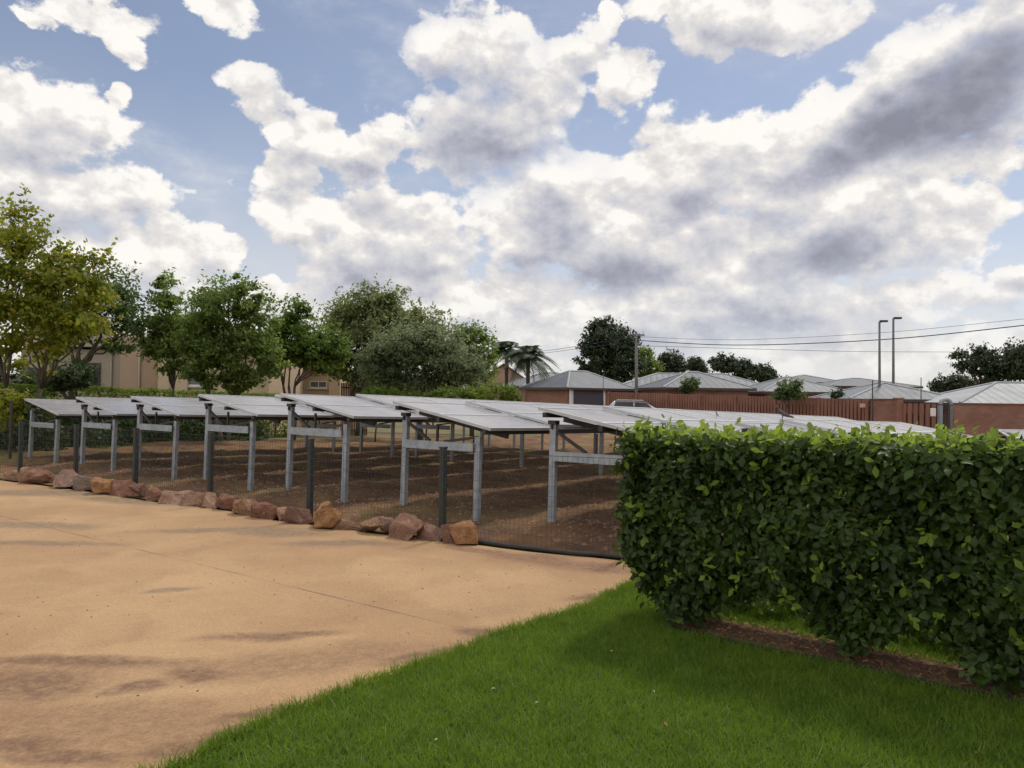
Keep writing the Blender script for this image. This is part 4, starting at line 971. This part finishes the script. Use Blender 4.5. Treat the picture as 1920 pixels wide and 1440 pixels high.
b = MB(); a, c = W(38, 690, HY), W(86, 740, HY); b.box(((a[0] + c[0]) / 2, HY - .02, (a[2] + c[2] - 1) / 2), (c[0] - a[0], .03, a[2] - c[2] + 1)); b.build('door', M['glass'], hr, off=O)
# garden wing
H2 = 44
h2 = empty('peach_house', (W(570, 740, H2)[0], H2, -.6)); tag(h2, 'low peach house wing with white window behind the bright green tree', 'house'); O2 = h2.location
for (x0, x1, yt, Y, d, mat) in ((500, 617, 690, H2, 6, 'plaster'), (617, 638, 706, H2 - .5, 5, 'plaster'), (470, 500, 688, H2 - .4, 5, 'tile_roof')):
    b = MB(); wbox(b, x0, x1, yt, Y, d); b.build('wall' if mat == 'plaster' else 'porch', M[mat], h2, off=O2)
b = MB(); a, c = W(496, 686, H2), W(622, 686, H2); b.prism([(a[0], a[2] - .08), (c[0], a[2] - .08), (c[0] - 1.2, a[2] + 1.0), (a[0] + 1.2, a[2] + 1.0)], H2 - .5, H2 + 6); b.build('roof', M['plaster_brown'], h2, off=O2)
window(h2, 581, 614, 714, 728, H2, 'curtain', 'white', 1); window(h2, 527, 540, 727, 742, H2, 'glass', 'tile_roof', 0, .1, True)
b = MB()
for k in range(9):
    p = W(472 + k * 6, 716 + k * 2.4, H2 - 2); b.tube([(p[0], H2 - 2, -.6), (p[0], H2 - 2, p[2])], .02, 5)
p, q = W(470, 715, H2 - 2), W(522, 736, H2 - 2); b.tube([p, q], .035, 6); b.tube([p - np.array([0, 0, .35]), q - np.array([0, 0, .35])], .025, 6)
b.build('stair_rail', M['white'], h2, off=O2)
b = MB(); a, c = W(639, 718, 41), W(690, 720, 41)
n = 16
for k in range(n):
    xx = a[0] + (c[0] - a[0]) * (k + .5) / n; b.box((xx, 41, (a[2] - .75) / 2), ((c[0] - a[0]) / n - .02, .03, a[2] + .75))
g = b.build('board_gate', M['wood'], None); tag(g, 'brown wooden board gate beside the peach pier', 'gate')
b = MB(); b.box(((a[0] + c[0]) / 2, 41.04, a[2] - .25), (c[0] - a[0], .04, .09)); b.box(((a[0] + c[0]) / 2, 41.04, -.3), (c[0] - a[0], .04, .09)); b.build('rail', M['wood'], g)

# ---------------------------------------------------------------- houses on the right
def hip_house(name, near, rz, w, d, he, hr_, label, roof='roof_grey', wall='brick', over=.45, gz0=-.12, ridge=None, gable=False):
    """near: (x,y) of the corner nearest the camera; the house extends w along local +x and d along local +y, turned rz"""
    root = empty(name, (near[0], near[1], gz0), (0, 0, rz)); tag(root, label, 'house', 'brick houses with metal roofs')
    b = MB(); b.box((w / 2, d / 2, he / 2 - .2), (w, d, he + .4)); b.build('wall', M[wall], root)
    o = over; z0 = he + .02; E_ = [(-o, -o, z0), (w + o, -o, z0), (w + o, d + o, z0), (-o, d + o, z0)]
    W_, D_ = w + 2 * o, d + 2 * o
    if W_ >= D_: k = D_ / 2 if not gable else 0; r0, r1 = (-o + k, d / 2, z0 + hr_), (w + o - k, d / 2, z0 + hr_)
    else: k = W_ / 2; r0, r1 = (w / 2, -o + k, z0 + hr_), (w / 2, d + o - k, z0 + hr_)
    b = MB(); vs = E_ + [r0, r1] + [(x, y, z - .0) for x, y, z in E_]
    if W_ >= D_: fs = [(0, 1, 5, 4), (2, 3, 4, 5), (1, 2, 5), (3, 0, 4), (3, 2, 1, 0)]
    else: fs = [(0, 1, 4), (1, 2, 5, 4), (2, 3, 5), (3, 0, 4, 5), (3, 2, 1, 0)]
    b.add(E_ + [r0, r1], fs); ro = b.build('roof', M[roof], root)
    b = MB()
    for (p, q) in ((0, 1), (1, 2), (2, 3), (3, 0)):
        P_, Q_ = Vector(E_[p]), Vector(E_[q]); b.bar(P_ + Vector((0, 0, -.10)), Q_ + Vector((0, 0, -.10)), .05, .16)
    b.build('fascia', M['fascia'], root)
    b = MB(); b.tube([r0, r1] if (Vector(r0) - Vector(r1)).length > .1 else [r0, (r0[0] + .1, r0[1], r0[2])], .09, 6)
    for i, r_ in zip(range(4), (r0, r1, r1, r0) if W_ >= D_ else (r0, r0, r1, r1)): b.tube([E_[i], r_], .085, 6)
    b.build('ridge_capping', M['flash'], ro)
    return root
gnd = -.12
def xy(px, Y): p = W(px, 740, Y); return (p[0], p[1])
def ht(py, px, Y): return W(px, py, Y)[2] - gnd
# garage house: corner toward us at x = 1064
g1 = hip_house('garage_house', xy(1064, 60), R(38), 7.2, 5.2, ht(727, 1064, 60), 1.45, 'brick garage house with dark hipped roof and a purple roller door', 'roof_dark')
Mx = Matrix.Translation(g1.location) @ Matrix.Rotation(R(38), 4, 'Z')
b = MB(); hh = 2.35
for k in range(22): b.box((.55 + 3.4 / 2, -.02 - .004 * (k % 2), .05 + hh * (k + .5) / 22), (3.4, .03, hh / 22 - .012))
M['rollerdoor'] = simple('purple grey door', (.075, .062, .085), (.09, .075, .10), .5)
gd = b.build('garage_door', M['rollerdoor'], g1)
b = MB(); b.box((.43, -.05, hh / 2 + .05), (.24, .1, hh + .1)); b.box((4.07, -.05, hh / 2 + .05), (.24, .1, hh + .1)); b.box((2.25, -.05, hh + .2), (3.88, .1, .2)); b.build('door_surround', M['white'], gd)
b = MB(); b.box((.08, -.25, 1.2), (.12, .12, 2.4)); b.build('downpipe', M['white'], g1)
hip_house('rear_house', xy(985, 76), R(20), 8.5, 7, ht(724, 1000, 76), 1.5, 'small grey roofed house behind the garage house', 'roof_grey')
hip_house('long_house', xy(1150, 66), R(-8), 14.0, 8.0, ht(730, 1250, 64), 1.5, 'long brick house with wide pale grey roof right of the pole', 'roof_grey')
hip_house('long_house_wing', xy(1250, 55), R(9), 6.4, 5.6, ht(728, 1350, 55), 1.25, 'hipped wing at the right end of the long grey roof', 'roof_dark')
hip_house('small_house', xy(1436, 58), R(4), 6.4, 6.5, ht(735, 1500, 58), 1.25, 'brick house with peaked grey roof behind the young tree', 'roof_grey')
hip_house('low_house', xy(1418, 62), R(0), 4.0, 4.5, ht(736, 1430, 62), .8, 'low grey roof in the gap behind the slat wall', 'roof_grey')
hip_house('far_house', xy(1560, 78), R(2), 9.0, 8, ht(724, 1600, 78), .9, 'distant flat looking grey roof behind the gate house', 'roof_dark')
hip_house('dark_roof_house', xy(1480, 84), R(3), 6.0, 6, ht(717, 1520, 84), .9, 'distant dark rounded ridge behind the peaked grey roof', 'roof_dark')
hip_house('gate_house', xy(1602, 44), R(-4), 5.7, 6.4, ht(749, 1690, 43), 1.0, 'brick gate house with wide hipped grey roof below the lamp masts', 'roof_grey')
hip_house('pale_roof_house', xy(1812, 39.5), R(-6), 8.2, 6.0, ht(757, 1880, 39), 1.15, 'house with pale ribbed roof behind the long brick wall', 'roof_light', over=.6)
# pink gable behind the palms
pr = empty('gable_house', (*xy(945, 84), -.88)); tag(pr, 'pink gabled house half hidden by the palms', 'house')
b = MB(); a = W(945, 684, 84); b.prism([(a[0] - 3.2, -.9), (a[0] + 3.2, -.9), (a[0] + 3.2, a[2] - 2.2), (a[0], a[2]), (a[0] - 3.2, a[2] - 2.2)], 84, 92); b.build('wall', M['pink_plaster'], pr, off=pr.location)
for s in (-1, 1):
    b = MB(); b.bar((a[0] + s * 3.7, 88, a[2] - 2.45), (a[0] + s * .02, 88, a[2] + .12), 8.8, .12, (0, 1, 0) if False else (0, 0, 1)); b.build('roof', M['tile_roof'], pr, off=pr.location)

# ---------------------------------------------------------------- boundary walls
M['slat'] = simple('terracotta concrete slats', (.27, .128, .092), (.205, .095, .068), .9, 0, 1.2, .2)
def slat_wall(p0, p1, z0t, z1t, label, step=.20, name='slat_wall'):
    p0, p1 = np.array(p0), np.array(p1); L = np.linalg.norm(p1 - p0); d = (p1 - p0) / L; root = empty(name, (p0[0], p0[1], -.9)); tag(root, label, 'wall')
    n = int(L / step); b = MB(); rz = math.atan2(d[1], d[0]); nn = np.array([d[1], -d[0]])
    for k in range(n):
        t = (k + .5) / n; q = p0 + (p1 - p0) * t; zt = z0t + (z1t - z0t) * t + rng.normal(0, .008)
        b.box((q[0], q[1], (zt - .95) / 2), (step * .68, .075, zt + .95), rz)
    b.build('slats', M['slat'], root, off=root.location)
    b = MB()
    for f in (.22, .80):
        a_, c_ = p0 + nn * -.07, p1 + nn * -.07
        b.bar((a_[0], a_[1], -.9 + (z0t + .9) * f), (c_[0], c_[1], -.9 + (z1t + .9) * f), .06, .14)
    q0, q1 = p0 + nn * -.12, p1 + nn * -.12
    b.bar((q0[0], q0[1], (z0t - .9) / 2 - .15), (q1[0], q1[1], (z1t - .9) / 2 - .15), .02, (z0t + z1t) / 2 + .4)
    b.build('rail', M['brick_dark'], root, off=root.location)
    for k in range(int(L / 2.6) + 1):
        q = p0 + d * min(L, k * 2.6); t = np.dot(q - p0, d) / L; zt = z0t + (z1t - z0t) * t + .03; b = MB(); b.box((q[0] + nn[0] * .05, q[1] + nn[1] * .05, (zt - .95) / 2), (.15, .15, zt + .95), rz); b.build('post', M['slat'], root, off=root.location)
A_, B_ = xy(1143, 52), xy(1630, 37.5)
slat_wall(A_, B_, W(1143, 735, 52)[2], W(1630, 749, 37.5)[2], 'long terracotta slat wall running behind the solar tables')
def brick_wall(p0, p1, zt0, zt1, th, label, cap=True):
    p0, p1 = np.array(p0), np.array(p1); d = (p1 - p0) / np.linalg.norm(p1 - p0); nn = np.array([-d[1], d[0]]) * th
    root = empty('brick_wall', (p0[0], p0[1], -.9)); tag(root, label, 'wall')
    b = MB(); q = [p0, p1, p1 + nn, p0 + nn]; z = [zt0, zt1, zt1, zt0]
    b.add([(p[0], p[1], -1.0) for p in q] + [(p[0], p[1], zz) for p, zz in zip(q, z)], [(3, 2, 1, 0), (4, 5, 6, 7), (0, 1, 5, 4), (1, 2, 6, 5), (2, 3, 7, 6), (3, 0, 4, 7)]); b.build('wall_body', M['brick'], root, off=root.location)
    b = MB(); c0, c1 = p0 + nn / 2, p1 + nn / 2; b.bar((c0[0], c0[1], zt0 + .035), (c1[0], c1[1], zt1 + .035), th + .08, .06); b.build('coping', M['brick_dark'], root, off=root.location)
    return root
brick_wall(xy(1633, 37.3), xy(1681, 36.6), W(1633, 750, 37.3)[2], W(1681, 750, 36.6)[2], .23, 'short brick wall panel between the two slat walls')
b = MB(); p = xy(1685, 36.5); zt = W(1685, 748, 36.5)[2]; b.box((p[0], p[1], (zt - 1) / 2), (.3, .3, zt + 1)); b.box((p[0], p[1], zt + .03), (.38, .38, .06)); tag(b.build('brick_pier', M['brick']), 'brick pier at the right end of the short wall panel', 'pier')
slat_wall(xy(1690, 36.4), xy(1757, 35.2), W(1690, 756, 36.4)[2], W(1757, 757, 35.2)[2], 'short open slat wall beside the pale gate frame', .26)
# gate with pale arch
gt = empty('arched_gate', (*xy(1772, 35), -.9)); tag(gt, 'narrow dark barred gate in a pale arched frame', 'gate')
a, c = W(1760, 752, 35), W(1786, 752, 35); w_ = c[0] - a[0]; ztop = a[2]
b = MB(); b.box((a[0] + .07, 35, (ztop - 1) / 2 - .1), (.14, .2, ztop + .8)); b.box((c[0] - .07, 35, (ztop - 1) / 2 - .1), (.14, .2, ztop + .8))
arch = [(a[0] + .07 + (w_ - .14) * (1 - math.cos(t)) / 2, 35, ztop - .15 + .22 * math.sin(t)) for t in np.linspace(0, math.pi, 10)]; b.tube(arch, .10, 8); b.build('gate_frame', M['flash'], gt, off=gt.location)
b = MB()
for k in range(6): b.tube([(a[0] + .16 + (w_ - .32) * k / 5, 35, -.9), (a[0] + .16 + (w_ - .32) * k / 5, 35, ztop - .12)], .018, 6)
for z in (-.6, .4, 1.1): b.box(((a[0] + c[0]) / 2, 35, z), (w_ - .28, .03, .05))
b.build('gate_bars', M['fascia'], gt, off=gt.location)
b = MB(); p = W(1750, 773, 34.9); b.box((p[0], p[1], p[2]), (.22, .02, .34)); b.box((p[0], p[1] + .02, p[2]), (.26, .015, .38)); tag(b.build('notice_board', M['white']), 'small white notice hanging beside the arched gate', 'notice')
brick_wall(xy(1789, 34.5), xy(2150, 31.5), W(1789, 758, 34.5)[2], W(1789, 758, 34.5)[2] + .0, .24, 'long plain brick wall at the right edge')
for px, py, Y, lab in ((1619, 760.5, 37.7, 'small pale sign on the terracotta slat wall near the brick panel'),):
    b = MB(); p = W(px, py, Y); b.box((p[0] - .12, p[1] - .18, p[2]), (.26, .02, .17)); b.box((p[0] - .12, p[1] - .165, p[2]), (.29, .012, .2)); tag(b.build('wall_sign', M['sign_white']), lab, 'sign')

# ---------------------------------------------------------------- car
def car(px, Y, rz, label):
    p = xy(px, Y); root = empty('parked_car', (p[0], p[1], -.10), (0, 0, rz)); tag(root, label, 'car')
    prof = [(-2.1, .35), (2.1, .35), (2.15, .62), (2.05, .86), (1.2, 1.0), (.55, 1.48), (-1.5, 1.56), (-2.0, 1.05), (-2.12, .7)]
    bm = bmesh.new(); rings = []
    for y, s, k in ((-.86, .96, .0), (-.80, 1, .0), (0, 1, .02), (.80, 1, .0), (.86, .96, .0)):
        rings.append([bm.verts.new((x * s, y * (1 if z < 1.0 else .82), z + (k if z > 1.4 else 0))) for x, z in prof])
    for r0, r1 in zip(rings, rings[1:]):
        for i in range(len(prof)): bm.faces.new((r0[i], r0[(i + 1) % len(prof)], r1[(i + 1) % len(prof)], r1[i]))
    bm.faces.new(rings[0][::-1]); bm.faces.new(rings[-1]); bmesh.ops.bevel(bm, geom=bm.edges[:], offset=.05, segments=2, affect='EDGES'); bmesh.ops.recalc_face_normals(bm, faces=bm.faces[:])
    me = bpy.data.meshes.new('car_body'); bm.to_mesh(me); bm.free(); link_mesh('car_body', me, M['carpaint'], root, True)
    for s in (-1, 1):
        b = MB(); y0, y1 = s * .872, s * .735
        b.add([(-1.72, y0, 1.02), (-.35, y0, 1.0), (-.35, y1, 1.47), (-1.45, y1, 1.49)], [(0, 1, 2, 3)]); b.add([(-.28, y0, 1.0), (.98, y0, 1.0), (.48, y1, 1.43), (-.28, y1, 1.46)], [(0, 1, 2, 3)]); b.build('side_window', M['glass'], root)
        for x in (-1.35, 1.35):
            b = MB(); b.tube([(x, s * .66, .32), (x, s * .88, .32)], .32, 18); wl = b.build('wheel', M['tyre'], root); b = MB(); b.tube([(x, s * .87, .32), (x, s * .895, .32)], .19, 12); b.build('rim', M['alu'], wl)
        b = MB(); b.tube([(-1.3, s * .62, 1.62), (.3, s * .62, 1.60)], .02, 6); b.build('roof_rail', M['alu'], root)
    b = MB(); b.add([(1.22, -.68, 1.03), (1.22, .68, 1.03), (.63, .58, 1.44), (.63, -.58, 1.44)], [(0, 1, 2, 3)]); b.build('windscreen', M['glass'], root)
car(1196, 48.5, R(-4), 'silver estate car parked by the slat wall, seen over the solar tables')

# ---------------------------------------------------------------- poles, masts, wires
def pole(name, px, ybot, ytop, Y, r, mat, label, cat):
    a, t = W(px, ybot, Y), W(px, ytop, Y); root = empty(name, (a[0], a[1], -.88)); tag(root, label, cat)
    b = MB(); b.tube([(a[0], a[1], -.95), (a[0], a[1], (t[2] - .9) / 2), (t[0], t[1], t[2])], [r * 1.15, r, r * .75], 10); b.build('shaft', M[mat], root, True, off=root.location)
    return root, t
up, ut = pole('utility_pole', 1193, 735, 622, 58, .13, 'concrete_pole', 'tall grey utility pole in front of the big dark tree', 'pole')
b = MB(); b.box((ut[0], ut[1], ut[2] - .25), (1.3, .1, .1)); b.build('crossarm', M['concrete_pole'], up, off=up.location)
b = MB()
for s in (-.55, 0, .55): b.tube([(ut[0] + s, ut[1], ut[2] - .2), (ut[0] + s, ut[1], ut[2] + .05)], .05, 8)
b.build('insulators', M['white'], up, off=up.location)
for px, yt, yb, Y, lab in ((1649, 603, 772, 46, 'left shorter lamp mast rising through the gate house roof edge'), (1675, 597, 716, 64, 'right taller lamp mast behind the gate house roof')):
    lr, lt = pole('lamp_mast', px, yb, yt, Y, .085 * Y / 50, 'concrete_pole', lab, 'lamp mast'); k = Y / 46; lr['group'] = 'lamp masts'
    b = MB(); b.tube([(lt[0], lt[1], lt[2] - .05), (lt[0] + .28 * k, lt[1], lt[2] + .02)], .04 * k, 6); b.build('arm', M['concrete_pole'], lr, off=lr.location)
    b = MB(); b.box((lt[0] + .26 * k, lt[1], lt[2] + .03), (.42 * k, .26 * k, .11 * k)); b.build('lamp_head', M['galv_dark'], lr, off=lr.location)
pole('thin_pole', 1636, 795, 713, 37, .035, 'galv_dark', 'thin steel pole standing at the short brick wall panel', 'pole'); pole('thin_pole', 1727, 752, 708, 42, .03, 'galv_dark', 'thin antenna pole on the roof edge of the gate house', 'pole')
pole('thin_pole', 1131, 740, 700, 57, .03, 'galv_dark', 'thin pole beside the garage house', 'pole')
def wire(pts, r, label):
    P = [W(*p) for p in pts]; b = MB(); b.tube([Vector(q) for q in smooth_line3(P)], r, 5); tag(b.build('overhead_wire', M['black_post']), label, 'wire', 'overhead wires')
def smooth_line3(P, n=8):
    out = []
    for i in range(len(P) - 1):
        p0, p1, p2, p3 = P[max(i - 1, 0)], P[i], P[i + 1], P[min(i + 2, len(P) - 1)]
        for k in range(n):
            t = k / n; out.append(.5 * (2 * p1 + (p2 - p0) * t + (2 * p0 - 5 * p1 + 4 * p2 - p3) * t * t + (3 * p1 - p0 - 3 * p2 + p3) * t ** 3))
    return out + [P[-1]]
wire([(1193, 638, 58), (1380, 647, 54), (1650, 637, 48), (1920, 610, 42), (2300, 565, 36)], .030, 'thickest overhead wire sweeping right from the utility pole')
wire([(1193, 631, 58), (1380, 637, 56), (1650, 624, 50), (1920, 598, 44), (2300, 560, 38)], .012, 'thin overhead wire highest on the right side')
wire([(1193, 648, 58), (1400, 654, 60), (1600, 659, 62), (1795, 660, 64)], .016, 'thin lowest wire running right behind the lamp masts')
wire([(1193, 630, 58), (1090, 648, 62), (1020, 658, 66), (930, 668, 72)], .018, 'upper overhead wire dropping left toward the palms')
wire([(1193, 640, 58), (1090, 653, 62), (1020, 662, 66), (930, 672, 72)], .016, 'lower overhead wire dropping left toward the palms')

# ---------------------------------------------------------------- birds
def bird(loc, L, rz, upright, label):
    root = empty('bird', loc, (0, 0, rz)); tag(root, label, 'bird')
    k = L; sp = [(-.62, .30, .012, .05), (-.40, .36, .03, .07), (-.22, .42, .10, .11), (0, .52, .155, .16), (.16, .62, .14, .15), (.26, .76, .075, .08), (.31, .86, .07, .075), (.36, .94, .078, .082), (.43, .95, .055, .055), (.50, .93, .018, .016), (.56, .915, .005, .005)]
    if upright: sp = [(x * .55, z * 1.15 + .25 * x, a, b) for x, z, a, b in sp]
    n = 10; V = []; Fc = []
    for x, z, ry, rz_ in sp: V += [(x * k, math.cos(t) * ry * k, (z + math.sin(t) * rz_) * k) for t in np.linspace(0, 2 * math.pi, n, endpoint=False)]
    for i in range(len(sp) - 1): Fc += [(i * n + j, i * n + (j + 1) % n, (i + 1) * n + (j + 1) % n, (i + 1) * n + j) for j in range(n)]
    Fc += [tuple(range(n))[::-1], tuple((len(sp) - 1) * n + j for j in range(n))]
    b = MB(); b.add(V, Fc); b.build('body', M['dove'], root, True)
    for s in (-1, 1):
        b = MB(); y = s * .06 * k; b.tube([(.02 * k, y, .42 * k), (.05 * k, y, .2 * k), (.02 * k, y, 0)], .014 * k, 5)
        for a in (-.5, 0, .5): b.tube([(.02 * k, y, .008 * k), (.02 * k + .1 * k * math.cos(a), y + .1 * k * math.sin(a), .006 * k)], .01 * k, 4)
        b.build('leg', M['fascia'], root)
q = P0 + DV * (-2.462 + Y_HI - .10) + AX * 1.62
zb = gz(*(P0 + DV * -2.462 + AX * .1)[:2]) - .13 + plane_z(-.10) - FALL * 1.5 + .05 + .024
bird((q[0], q[1], zb), .20, R(172), False, 'dark dove perched on the table edge above the clipped hedge')
q = P0 + DV * -.55 + AX * 4.4; zb = gz(*P0[:2]) + (1.535 - 1.55) + plane_z(-.55) - FALL * 4.4 + .05 + .024
bird((q[0], q[1], zb), .12, R(150), True, 'tiny dark bird perched far along the nearest solar table')
